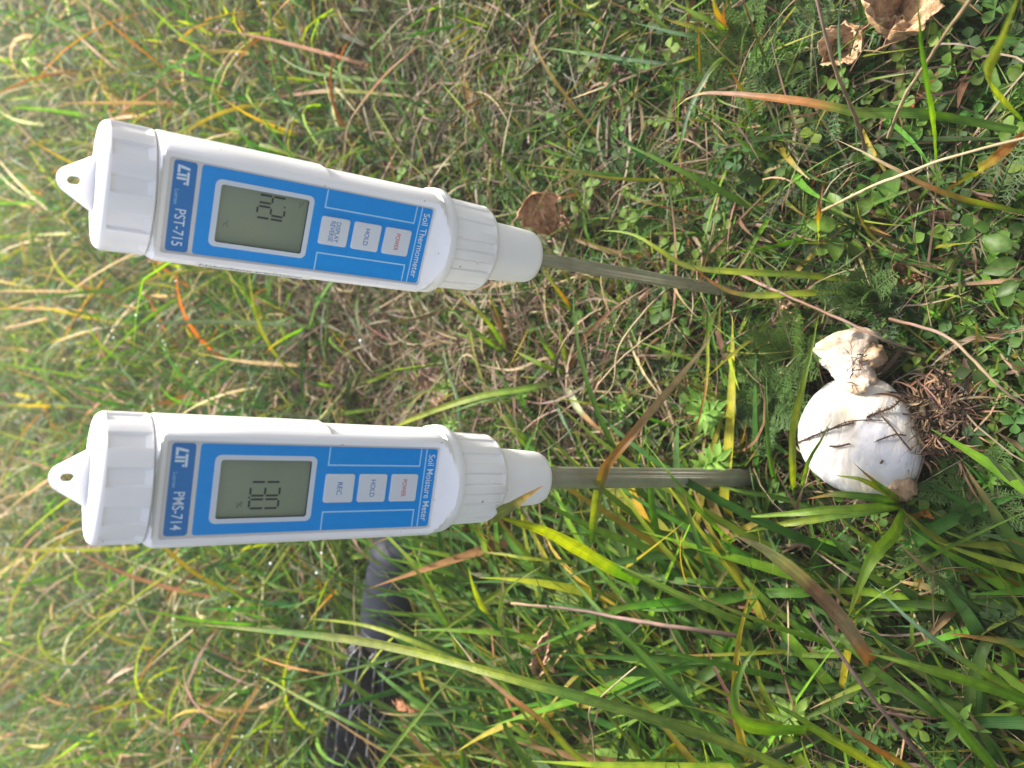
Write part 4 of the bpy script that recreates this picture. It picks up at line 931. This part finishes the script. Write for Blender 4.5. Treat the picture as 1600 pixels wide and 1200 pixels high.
def big_whorl(label, base, size, hgt, tiers, n, col, lean=(0, 0)):
    L_ = []; s_ = strip([(0, 0, 0), (lean[0] * .4, lean[1] * .4, hgt * .5), (lean[0], lean[1], hgt)], .0013); L_.append((s_[0], s_[1], col, 'stem'))
    for t_ in range(tiers):
        f = 1 - .22 * t_; off = random.uniform(0, 1)
        for k in range(n):
            V = xf(LFN[0], size * (.55 + .22 * t_) * random.uniform(.85, 1.15), random.uniform(-.2, .2), -.8 + .35 * t_ + random.uniform(-.15, .15), off + k * 2 * pi / n, (lean[0] * f, lean[1] * f, hgt * f))
            L_.append((V, LFN[1], np.array(col) * np.array([.9, .85, .6]) * random.uniform(.85, 1.15), 'leaf'))
    herb('bedstraw_sprig', label, 'bedstraw sprig', base, L_, None)
big_whorl('large light green star shaped sprig left of the thick probe tip', (1128, 652, .0), .014, .035, 4, 8, (0.13, 0.27, 0.06), (.004, -.006))
big_whorl('bedstraw sprig overlapping the thick probe near the soil', (1148, 712, .0), .013, .045, 4, 7, (0.14, 0.28, 0.06), (-.002, -.004))
big_whorl('small sprig beside the tussock between the probes', (1005, 632, .0), .011, .025, 3, 7, (0.13, 0.26, 0.06))
big_whorl('pale sprig below the tussock, above the moisture meter collar', (735, 605, .0), .012, .03, 3, 7, (0.16, 0.27, 0.08))
big_whorl('sprig above the moisture meter cone, among straw', (745, 660, .0), .011, .03, 3, 6, (0.15, 0.28, 0.08))
big_whorl('flat star sprig under the broad decaying brown blade', (1372, 945, .0), .013, .02, 3, 8, (0.14, 0.26, 0.07))
big_whorl('pale crumpled sprig between the runner stems at the bottom', (1268, 1092, .0), .013, .04, 4, 7, (0.17, 0.29, 0.08))
big_whorl('four leaved sprig near the lower right corner', (1525, 1090, .0), .015, .04, 2, 5, (0.14, 0.27, 0.07))
def rosette(label, base, specs, col, cat_='oval leaved herb'):
    """specs: azimuth deg, reach mm, height mm, leaf length mm, pitch"""
    L_ = []
    for az_, rc, hh, ll, pt in specs:
        a_ = radians(az_); b = (rc * .001 * cos(a_), rc * .001 * sin(a_), hh * .001)
        s_ = strip([(0, 0, 0), (b[0] * .4, b[1] * .4, b[2] * .75), b], .0015); col_ = np.array(col) * np.array([.55, .46, .30]); L_.append((s_[0], s_[1], col_ * 1.2, 'leaf_stalk'))
        L_.append((xf(LFB[0], ll * .00078, random.uniform(-.35, .35), pt, a_ + random.uniform(-.3, .3), b), LFB[1], col_ * random.uniform(.8, 1.2), 'leaf'))
    herb('oval_leaf_herb', label, cat_, base, L_, None)
rosette('bright herb with large folded oval leaves beside the orange ended blade', (1350, 365, 0), [(80, 4, 30, 17, -.5), (150, 6, 28, 16, .1), (200, 7, 24, 15, .3), (20, 5, 32, 16, -.2), (-50, 6, 26, 15, .1), (110, 10, 20, 18, .2)], (0.12, 0.27, 0.045))
rosette('round leaf herb under the crossing stalks at the upper right', (1425, 265, 0), [(170, 5, 26, 22, .1), (60, 6, 24, 16, -.1), (-20, 7, 20, 15, .1)], (0.09, 0.23, 0.05))
rosette('blurred pair of tall round leaves near the right edge', (1650, 425, 0), [(95, 8, 48, 15, -.3), (60, 12, 44, 15, -.1), (130, 12, 36, 12, -.2), (20, 10, 26, 11, 0)], (0.085, 0.20, 0.05))
rosette('herb with dark round leaves right of the yarrow tuft', (1460, 490, 0), [(170, 4, 12, 11, .1), (90, 4, 14, 11, -.1), (10, 4, 12, 10, .1), (250, 4, 10, 10, .2)], (0.07, 0.19, 0.05))
rosette('small lime trefoil right next to the thermometer cone', (910, 400, 0), [(60, 4, 16, 12, -.3), (200, 4, 15, 12, -.2), (320, 4, 16, 11, -.1)], (0.13, 0.28, 0.04), 'clover')
rosette('yellow green lobed herb above the thin probe', (935, 345, 0), [(40, 4, 18, 13, -.3), (130, 5, 18, 12, -.1), (250, 4, 14, 12, 0), (330, 5, 16, 12, -.2)], (0.16, 0.30, 0.04))
rosette('grey green toothed leaf herb near the top middle', (960, 40, 0), [(200, 8, 18, 22, .2), (240, 10, 16, 24, .1), (160, 6, 14, 20, .2), (290, 8, 14, 20, .1), (90, 5, 14, 18, .1)], (0.07, 0.16, 0.08))
rosette('grey green spoon leaf herb in the upper centre', (893, 95, 0), [(100, 10, 22, 26, -.1), (250, 10, 14, 22, .2), (330, 9, 12, 18, .2)], (0.10, 0.19, 0.11))
rosette('clover with heart shaped leaves in the lush grass below the thick probe', (1015, 835, 0), [(100, 3, 22, 12, -.2), (200, 3, 22, 12, -.1), (330, 3, 22, 12, 0)], (0.09, 0.24, 0.05), 'clover')
rosette('clover among the lush grass above the long keeled blade', (1055, 950, 0), [(70, 4, 22, 13, -.2), (190, 4, 22, 12, -.1), (300, 4, 22, 12, 0)], (0.08, 0.21, 0.05), 'clover')
def yar(label, base, n, L_, col, pitch=-.5):
    e = bpy.data.objects.new('yarrow_rosette', None); C.objects.link(e); e.location = G(*base); e.empty_display_size = .01; tag(e, label, 'yarrow', 'herbs growing low in the turf')
    for k in range(n):
        V, Q, S_ = yarrow(L_ * random.uniform(.75, 1.1), 16); V = xf(V, 1, 0, pitch * random.uniform(.4, 1.3), k * 2.4 + random.uniform(-.2, .2), (0, 0, .003 + .001 * k))
        bigmesh('leaf', V, Q, np.array([.6, .5, .32])[None] * np.array(col)[None] * S_[:, None] * random.uniform(.75, 1.15), V[:, :2], M_HERB).parent = e
yar('dense feathery yarrow tuft under the bright oval leaves', (1372, 470, .006), 13, .024, (0.10, 0.21, 0.10), -1.0)
yar('feathery yarrow rosette left of the torn mushroom stem', (1245, 560, .004), 9, .036, (0.10, 0.23, 0.06))
yar('yarrow rosette between the light arching blade and the top edge', (1180, 110, .004), 9, .04, (0.10, 0.23, 0.06))
yar('bluish yarrow rosette beside the large fallen leaf', (1275, 95, .004), 8, .036, (0.09, 0.19, 0.11))
yar('yarrow rosette at the right edge level with the mushroom', (1540, 760, .004), 8, .027, (0.09, 0.21, 0.08))
yar('yarrow rosette below the sedge tuft, partly hidden', (1480, 860, .004), 7, .026, (0.09, 0.20, 0.08))
yar('yarrow rosette left of the mushroom cap behind the spotted blade', (1215, 640, .004), 8, .03, (0.08, 0.20, 0.07))

# ------------------------------------------------------------------ mushroom
def fbm(p, s, o=3, seed=0):
    v = 0; a = 1
    for k in range(o): v += a * mnoise.noise(Vector((p[0] * s + seed, p[1] * s, p[2] * s))); a *= .5; s *= 2.1
    return v
mc = G(1337, 684, .024); mroot = bpy.data.objects.new('mushroom', None); C.objects.link(mroot); mroot.location = (mc[0], mc[1], 0.004); mroot.empty_display_size = .01
tag(mroot, 'broken white mushroom lying in the grass, torn tan stem beside its cap', 'mushroom')
cz = mc[2] - .004 - .006
V = []; F = []; nr, na = 30, 84; RX, RY = .0292, .0300
for i in range(nr + 1):
    t = i / nr
    for k in range(na):
        a_ = 2 * pi * k / na
        edge = 1 + .05 * sin(2 * a_ + .6) + .03 * sin(3 * a_ + 2) + .018 * fbm((cos(a_), sin(a_), 0), 3.5, 3, 5) * (t ** 4) * 2.2 + .022 * fbm((cos(a_), sin(a_), 0), 13, 3, 7) * (t ** 10)
        if t <= .82:
            ph = t / .82 * radians(88); rr = sin(ph); z = .019 * cos(ph) ** .9 if t < .82 else 0
        else:
            u = (t - .82) / .18; rr = 1 - .10 * u; z = -.006 * u
        x = RX * rr * edge * cos(a_); y = RY * rr * edge * sin(a_)
        z += .0011 * fbm((x, y, 0), 60, 4, 9) * (1 - t * .5) + .0006 * fbm((x * .4, y, 0), 420, 2, 2) + .0018 * math.exp(-((x * .6 - y * .8 - .002) / .004) ** 2) * -.7 * (t < .8)
        z += -.004 * math.exp(-((x - .004) ** 2 + (y - .004) ** 2) / (.011 ** 2))
        V.append((x, y, cz + z))
for i in range(nr):
    for k in range(na): F.append((i * na + k, i * na + na + k, i * na + na + (k + 1) % na, i * na + (k + 1) % na))
ob = nr * na
capm = mk('cap', V, F, M_CAP, mroot, True, 60)
# gills under the rim
V = []; F = []
for k in range(90):
    a_ = 2 * pi * k / 90; b = len(V); c_, s_ = cos(a_), sin(a_)
    for (r_, z_) in ((.004, -.003), (.0262, -.0055), (.0262, .001), (.004, .006)): V.append((r_ * c_, r_ * s_, cz + z_))
    F.append((b, b + 1, b + 2, b + 3))
gm = mk('gills', V, F, M_STUB, capm, False)
def chunk(name, cen, ax, rings, rad, mat, seed, rough=.2, flat=.8, parent=None, n=30):
    """lumpy torn piece: rings along ax (px coords given as world vectors)"""
    cen = Vector(cen); ax = Vector(ax); L_ = ax.length; ax.normalize(); up = Vector((0, 0, 1)); sx_ = ax.cross(up).normalized(); up = sx_.cross(ax)
    V = []; F = []; na = 40
    for i in range(n + 1):
        t = i / n; r = np.interp(t, rings, rad)
        for k in range(na):
            a_ = 2 * pi * k / na; d = sx_ * cos(a_) + up * sin(a_) * flat; p = cen + ax * (t - .5) * L_ + d * r
            q = p / .01; f = 1 + rough * fbm((q.x, q.y, q.z), 1.3, 3, seed) + rough * .5 * abs(fbm((q.x, q.y, q.z), 4, 2, seed + 3))
            V.append(cen + ax * (t - .5) * L_ * (1 + .1 * fbm((cos(a_), sin(a_), t), 2.0, 2, seed)) + d * r * f)
    for i in range(n):
        for k in range(na): F.append((i * na + k, i * na + (k + 1) % na, i * na + na + (k + 1) % na, i * na + na + k))
    F.append(tuple(range(na))); F.append(tuple(reversed(range(n * na, n * na + na))))
    V = [v - parent.location for v in V] if parent else V
    o = mk(name, V, F, mat, parent, True, 55)
    bm = bmesh.new(); bm.from_mesh(o.data); bmesh.ops.recalc_face_normals(bm, faces=bm.faces); bm.to_mesh(o.data); bm.free(); return o
s0, s1 = G(1342, 612, .024), G(1318, 520, .02)
chunk('stem', (s0 + s1) / 2, s1 - s0, [0, .06, .2, .42, .6, .85, .97, 1], [.006, .0095, .0092, .0100, .0135, .0150, .0105, .004], M_STEM, 3, .22, .75, mroot, 40)
s0, s1 = G(1322, 606, .033), G(1358, 598, .034)
chunk('torn_ring', (s0 + s1) / 2, s1 - s0, [0, .2, .5, .8, 1], [.0012, .003, .0036, .003, .001], M_STEM, 8, .5, .5, mroot, 20)
s0, s1 = G(1352, 535, .024), G(1374, 572, .022)
chunk('stem_skin_flap', (s0 + s1) / 2, s1 - s0, [0, .15, .5, .85, 1], [.002, .0045, .006, .005, .002], M_STUB, 12, .6, .8, mroot, 24)
s0, s1 = G(1385, 762, .022), G(1424, 745, .022)
chunk('stem_stub', (s0 + s1) / 2, s1 - s0, [0, .12, .5, .9, 1], [.004, .0065, .0075, .0068, .004], M_STUB, 21, .35, .85, mroot, 24)
# twigs and moss strands lying on the cap
def cap_z(px, py):
    for it in range(1): pass
    p = G(px, py, .034)
    for _ in range(6):
        dx, dy = (p[0] - mc[0]) / RX, (p[1] - mc[1]) / RY; r2 = min(1, dx * dx + dy * dy)
        z = .004 + cz + .019 * sqrt(max(0, 1 - r2)) ** .9 + .0004; 
        x_, y_ = p[0] - mc[0], p[1] - mc[1]; z += -.004 * math.exp(-((x_ - .004) ** 2 + (y_ - .004) ** 2) / (.011 ** 2))
        p = G(px, py, z)
    return p
def twig(label, pts, r, mat=M_TWIG, hair=0, lift=.0006):
    P = spline([cap_z(*q) + np.array([0, 0, lift]) for q in pts], 16); lst = []
    v, q = strip(P, r * 2); lst.append((v, q, 1.0))
    for k in range(hair):
        i = int(rng.integers(0, 16)); d = rng.normal(0, 1, 3); d[2] = abs(d[2]) * .4; d /= np.linalg.norm(d); L_ = rng.uniform(.0008, .0024)
        v, q = strip([P[i], P[i] + d * L_ * .5 + rng.normal(0, .0002, 3), P[i] + d * L_], r * .55); lst.append((v, q, 1.0))
    V, Q, _ = cat(lst); o = mk('twig', V - P[0], Q.tolist(), mat, None, False); o.location = P[0]
    tag(o, label, 'twig', 'twigs and moss strands lying on the mushroom')
twig('longest mossy strand crossing the mushroom cap from the left rim', [(1247, 692), (1270, 682), (1300, 670), (1335, 660)], .0005, hair=70)
twig('bushy dark moss strand on the upper right of the cap', [(1355, 652), (1372, 645), (1395, 636), (1412, 620)], .00055, hair=80)
twig('thin straight stem linking the two moss strands on the cap', [(1290, 674), (1325, 659), (1360, 656), (1380, 657)], .0003, hair=4)
twig('dark twig on the cap running down to its right rim', [(1378, 650), (1395, 668), (1408, 685), (1424, 704)], .0004, hair=8)
twig('short mossy twig on the right of the cap', [(1370, 689), (1388, 682), (1400, 679), (1416, 680)], .0004, hair=26)
twig('short bare dark twig alone in the middle of the cap', [(1297, 697), (1312, 697), (1329, 693)], .0005, hair=2)
twig('tiny bark crumb on the lower part of the cap', [(1376, 724), (1378, 722), (1380, 719)], .0006)
# strands on the torn stem, crumbs and the dry root clump
def strands(name, label, cat_, cen, n, spread, L_, w_, pal, group=None, mat=M_STRAW, height=.02, parent=None):
    q = np.stack([rng.normal(0, spread[0], n), rng.normal(0, spread[1], n), rng.uniform(.0, height, n)], -1) + np.array(cen)
    c0 = jit(pick(pal, n)); v = blades(q, rng.gamma(5, L_ / 5, n), rng.uniform(.5, 1.5, n) * w_, rng.uniform(0, 2 * pi, n), rng.normal(.2, .5, n), rng.normal(.4, .8, n), c0, c0 * .8, 6, curl=rng.normal(0, 1.6, n), fold=.2)
    V = v[0] - np.array(cen); o = bigmesh(name, V, v[1], v[2], v[3], mat); o.location = cen
    if label: tag(o, label, cat_, group)
    return o
BRN = np.array([(0.10, 0.055, 0.03), (0.20, 0.115, 0.065), (0.035, 0.02, 0.014), (0.26, 0.165, 0.10), (0.05, 0.03, 0.02)])
rc = G(1466, 655, .012); rr_ = bpy.data.objects.new('root_clump', None); C.objects.link(rr_); rr_.location = rc; rr_.empty_display_size = .01; bpy.context.view_layer.update()
tag(rr_, 'clump of dry brown roots and soil pulled up right of the mushroom cap', 'root clump')
V = []; F = []
bm = bmesh.new(); bmesh.ops.create_icosphere(bm, subdivisions=4, radius=1)
for v in bm.verts: f = 1 + .45 * fbm(v.co, 2.2, 3, 4); v.co = Vector((v.co.x * .017 * f, v.co.y * .009 * f, v.co.z * .011 * f))
me = bpy.data.meshes.new('soil_core'); bm.to_mesh(me); bm.free(); me.materials.append(M_SOIL); o = bpy.data.objects.new('soil_core', me); C.objects.link(o); o.parent = rr_
o = strands('root_strands', None, None, rc, 700, (.008, .006), .015, .0011, BRN, height=.012); o.parent = rr_; o.location = (0, 0, 0); o['kind'] = 'stuff'
for lb, px, py, n_, sp, hh in (('dark debris strands scattered on the torn mushroom stem', 1345, 568, 34, (.005, .004), .030),):
    o = strands('debris', lb, 'debris', G(px, py, .034), n_, sp, .006, .0006, BRN, height=.003)
# bare soil showing around the mushroom
sp_ = G(1440, 700, .0)

# ------------------------------------------------------------------ fallen leaves
def fallen(label, tip_px, base_px, wd, col, seed, curl=.5, lobes=.12, hz=(.03, .02), crumple=.5, group='fallen dry leaves', jag=.10):
    A = Vector(G(base_px[0], base_px[1], hz[0])); B_ = Vector(G(tip_px[0], tip_px[1], hz[1])); ax = B_ - A; L_ = ax.length; ax.normalize()
    hint = Vector((0, -.4, .9)); sx_ = ax.cross(hint).normalized(); up = sx_.cross(ax)
    nu, nv = 34, 26; V = []; F = []; CC = []
    for i in range(nu + 1):
        u = i / nu; pw = (sin(pi * u ** .62) ** 1.15 if 0 < u < 1 else 0) * wd * .5 * (1 + lobes * sin(u * 26 + seed) + lobes * .6 * sin(u * 51) + jag * (((u * 11 + seed * .3) % 1.0) - .5))
        for j in range(nv + 1):
            v = j / nv * 2 - 1; x = v * pw
            bend = curl * wd * (v * v) * .45 * (1 + .6 * sin(u * 4 + seed))
            vein = .0006 * (1 - min(1, abs(v) * 14)) + .0005 * max(0, cos((u * 7 - abs(v) * 2.1) * 2 * pi)) ** 12
            z = bend + vein + crumple * .003 * fbm((u * 1.5, v * 1.2, 0), 2.5, 3, seed) + L_ * .10 * sin(pi * u)
            p = ax * (u * L_) + sx_ * x + up * z; V.append(p)
            k = .75 + .5 * (.5 + .5 * fbm((u, v, 1), 5, 2, seed)) + (.35 if vein > .0002 else 0); CC.append([c * k for c in col])
    for i in range(nu):
        for j in range(nv):
            if fbm((i / nu, j / nv, 0), 5.5, 2, seed + 30) > .62 and i > 4: continue
            a_ = i * (nv + 1) + j; F.append((a_, a_ + 1, a_ + nv + 2, a_ + nv + 1))
    e = bpy.data.objects.new('fallen_leaf', None); C.objects.link(e); e.location = A; e.empty_display_size = .01; bpy.context.view_layer.update(); tag(e, label, 'dead leaf', group)
    o = mk('leaf_blade', V, F, M_DEAD, e, True, None, cols=np.array(CC)); sm = o.modifiers.new('thick', 'SOLIDIFY'); sm.thickness = .00025
    P = [ax * (u * L_) + up * (L_ * .10 * sin(pi * u) + .0006 + crumple * .003 * fbm((u * 1.5, 0, 0), 2.5, 3, seed)) for u in np.linspace(-.28, .96, 12)]
    v, q = strip([tuple(p) for p in P], .0011); o = mk('midrib', v, q.tolist(), M_DEAD, e, True, None, cols=np.repeat(np.array([[.22, .10, .06]]), len(v), 0))
fallen('brown veined pointed leaf beside the thermometer cone', (868, 372), (832, 300), .030, (.36, .19, .095), 2, .35, .10, (.04, .02), 1.5)
fallen('crumpled greyish scrap of leaf under the veined brown one', (905, 378), (862, 335), .012, (.30, .17, .11), 7, .6, .2, (.018, .012), 1.2)
fallen('large tan leaf at the top edge with a rounded bite', (1405, 15), (1385, 62), .032, (.42, .27, .15), 5, .9, .10, (.03, .02), 1.8)
fallen('light tan curled leaf left of the large one at the top edge', (1312, 88), (1350, 45), .020, (.45, .29, .17), 11, 1.0, .10, (.03, .02), 1.6)
fallen('pale crumpled leaf left of the torn mushroom stem', (1215, 500), (1250, 478), .014, (.40, .27, .17), 15, .6, .2, (.016, .014), 1.4)
fallen('brown matted leaf above the moisture meter collar', (665, 625), (700, 580), .030, (.27, .18, .12), 19, .3, .12, (.02, .012), .8)
fallen('dark brown curled leaf by the striped tuft at the top edge', (990, 105), (960, 130), .013, (.16, .10, .07), 23, .9, .2, (.016, .016), 1.2)
fallen('rusty dry leaf under the bright oval leaves', (1440, 440), (1400, 425), .014, (.24, .12, .06), 27, .8, .2, (.014, .014), 1.4)
fallen('tan papery scrap twisted in the lush grass', (845, 1050), (858, 985), .010, (.45, .30, .19), 31, 1.0, .2, (.05, .03), 1.4)
fallen('orange brown scrap beside the umbrella folds', (655, 1110), (620, 1098), .009, (.30, .13, .05), 35, .7, .2, (.04, .04), 1.0)

# ------------------------------------------------------------------ folded umbrella lying in the grass
ua = Vector(G(628, 838, .02)); ub = Vector(G(602, 985, .022)); uc = Vector(G(556, 1290, .02))
um = bpy.data.objects.new('folded_umbrella', None); C.objects.link(um); um.location = ub; um.empty_display_size = .01; bpy.context.view_layer.update()
tag(um, 'dirty dark navy folded umbrella lying behind the moisture meter, half covered by grass', 'umbrella')
def lathe_dir(name, A, B_, prof, mat, parent, na=48, flat=.8):
    ax = (B_ - A); L_ = ax.length; ax.normalize(); sx_ = ax.cross(Vector((0, 0, 1))).normalized(); up = sx_.cross(ax); V = []; F = []
    for (t, r) in prof:
        for k in range(na):
            a_ = 2 * pi * k / na; V.append(A + ax * t * L_ + (sx_ * cos(a_) + up * sin(a_) * flat) * r - parent.location)
    for i in range(len(prof) - 1):
        for k in range(na): F.append((i * na + k, i * na + (k + 1) % na, (i + 1) * na + (k + 1) % na, (i + 1) * na + k))
    F.append(tuple(range(na))); F.append(tuple(reversed(range((len(prof) - 1) * na, len(prof) * na))))
    o = mk(name, V, F, mat, parent, True, 40)
    bm = bmesh.new(); bm.from_mesh(o.data); bmesh.ops.recalc_face_normals(bm, faces=bm.faces); bm.to_mesh(o.data); bm.free(); return o
lathe_dir('grip', ua, ub, [(0, .006), (.02, .014), (.06, .0205), (.13, .0250), (.22, .0264), (.30, .0262), (.31, .0252), (.33, .0252), (.34, .0263), (.6, .0262), (.9, .0250), (1.0, .023)], M_RUBBER, um)
lathe_dir('collar', ub, ub + (uc - ub) * .07, [(0, .0205), (.1, .0225), (.8, .0225), (1, .0200)], M_FOLD, um)
ax = (uc - ub).normalized(); sx_ = ax.cross(Vector((0, 0, 1))).normalized(); LL = (uc - ub).length
for k in range(7):
    V = []; F = []; n_ = 26; off = (k - 3) * .0082; hgt = (.037 - abs(k - 3) * .0034) * (1, .8, 1.08, .86, 1.1, .9, 1)[k]; lean = (k - 3) * .10 + .1
    for i in range(n_ + 1):
        t = i / n_; g_ = min(1, t * 6 + .35); wv = .0042 * fbm((t * 3, k * 3.1, 0), 2, 3, 3)
        base = ub + ax * (LL * (.05 + .95 * t)) + sx_ * (off * (.75 + .5 * t) + wv) - um.location
        for (dx, dz) in ((-.0034, -.016), (-.0030 + lean * .01, hgt * .45 * g_ - .004), (lean * .02 - .0008, (hgt * .78 + wv * 1.5) * g_ - .006), (lean * .02 + .0012, (hgt * .78 + wv * 1.5) * g_ - .0063), (.0030 + lean * .01, hgt * .4 * g_ - .005), (.0034, -.016)):
            V.append(base + sx_ * dx + Vector((0, 0, dz)))
    for i in range(n_):
        for j in range(5): F.append((i * 6 + j, i * 6 + j + 1, i * 6 + 7 + j, i * 6 + 6 + j))
    mk('fabric_fold', V, F, M_FOLD, um, True, 50)
for k in (-2, 0.6, 2.5):
    P = [ub + ax * (LL * (.03 + .5 * t)) + sx_ * (k * .0075 * (.8 + .5 * t)) + Vector((0, 0, .0205 - abs(k) * .002)) - um.location for t in np.linspace(0, 1, 8)]
    v, q = strip([tuple(p) for p in P], .0022); mk('rib', v, q.tolist(), M_METALRIB, um, True, None)

for r_, lb_ in ((ROD[0], 'crumbly dark soil pushed up around the thick probe'), (ROD[1], 'crumbly dark soil pushed up around the thin probe')):
    VV = []; FF = []; bm = bmesh.new(); bmesh.ops.create_icosphere(bm, subdivisions=1, radius=1.0); cv = np.array([v.co[:] for v in bm.verts]); cf = [[v.index for v in f.verts] for f in bm.faces]; bm.free()
    for k in range(90):
        a_ = rng.uniform(0, 2 * pi); d_ = .0055 + abs(rng.normal(0, .0045)); q = cv * rng.uniform(.0006, .0022) * rng.uniform(.6, 1.3, (len(cv), 1)) + np.array([d_ * cos(a_), d_ * sin(a_), .0015 + max(0, .006 - d_ * .4)])
        FF += [[i + len(VV) for i in f] for f in cf]; VV += q.tolist()
    o = mk('soil_crumbs', VV, FF, M_SOIL, None, True); o.location = (r_[0], r_[1], 0); tag(o, lb_, 'soil', kind='stuff')

# fine dew on the broadest blades
def dew_on(o, n, rad=(.00012, .00028), lo=0.0):
    me = o.data; nf = len(me.polygons); k = rng.integers(int(nf * lo), int(nf * .95), n); vs = np.array([v.co[:] for v in me.vertices]); P = []
    for f in k:
        q = vs[list(me.polygons[int(f)].vertices)]; u, v = rng.uniform(0, 1, 2); nn = np.cross(q[1] - q[0], q[3] - q[0]); nn /= np.linalg.norm(nn) + 1e-12
        if nn[2] < 0: nn = -nn
        P.append((q[0] * (1 - u) + q[1] * u) * (1 - v) + (q[3] * (1 - u) + q[2] * u) * v + nn * .00008)
    P = np.array(P); r = rng.uniform(*rad, n)
    VV = (dv[None] * r[:, None, None] + P[:, None]).reshape(-1, 3); FF = (dfc[None] + (np.arange(n) * len(dv))[:, None, None]).reshape(-1, 3)
    c = mk('dew', VV, FF.tolist(), M_DEW, o, True); c['kind'] = 'stuff'
for o in list(C.objects):
    lb = o.get('label', '')
    if lb.startswith('longest broad dewy'): dew_on(o, 1100, (.00009, .00030))
    elif lb.startswith('bright yellow green dewy'): dew_on(o, 500)


# ------------------------------------------------------------------ thin box of morning haze, also added to give veiling sun glare
hm, ht_, hb = newmat('haze_glare'); ht_.nodes.remove(hb)
pv = N(ht_, 'ShaderNodeVolumePrincipled'); pv.inputs['Color'].default_value = (1.0, 0.98, 0.90, 1); pv.inputs['Density'].default_value = 0.032; pv.inputs['Anisotropy'].default_value = 0.3
ht_.links.new(pv.outputs[0], ht_.nodes['Material Output'].inputs['Volume'])
bm = bmesh.new(); bmesh.ops.create_cube(bm, size=1)
for v in bm.verts: v.co = Vector((v.co.x * 124, v.co.y * 196 + 55, (v.co.z + .5) * 1.6 - 1.05))
me = bpy.data.meshes.new('haze'); bm.to_mesh(me); bm.free(); me.materials.append(hm); hz_o = bpy.data.objects.new('haze', me); C.objects.link(hz_o); hz_o['kind'] = 'stuff'
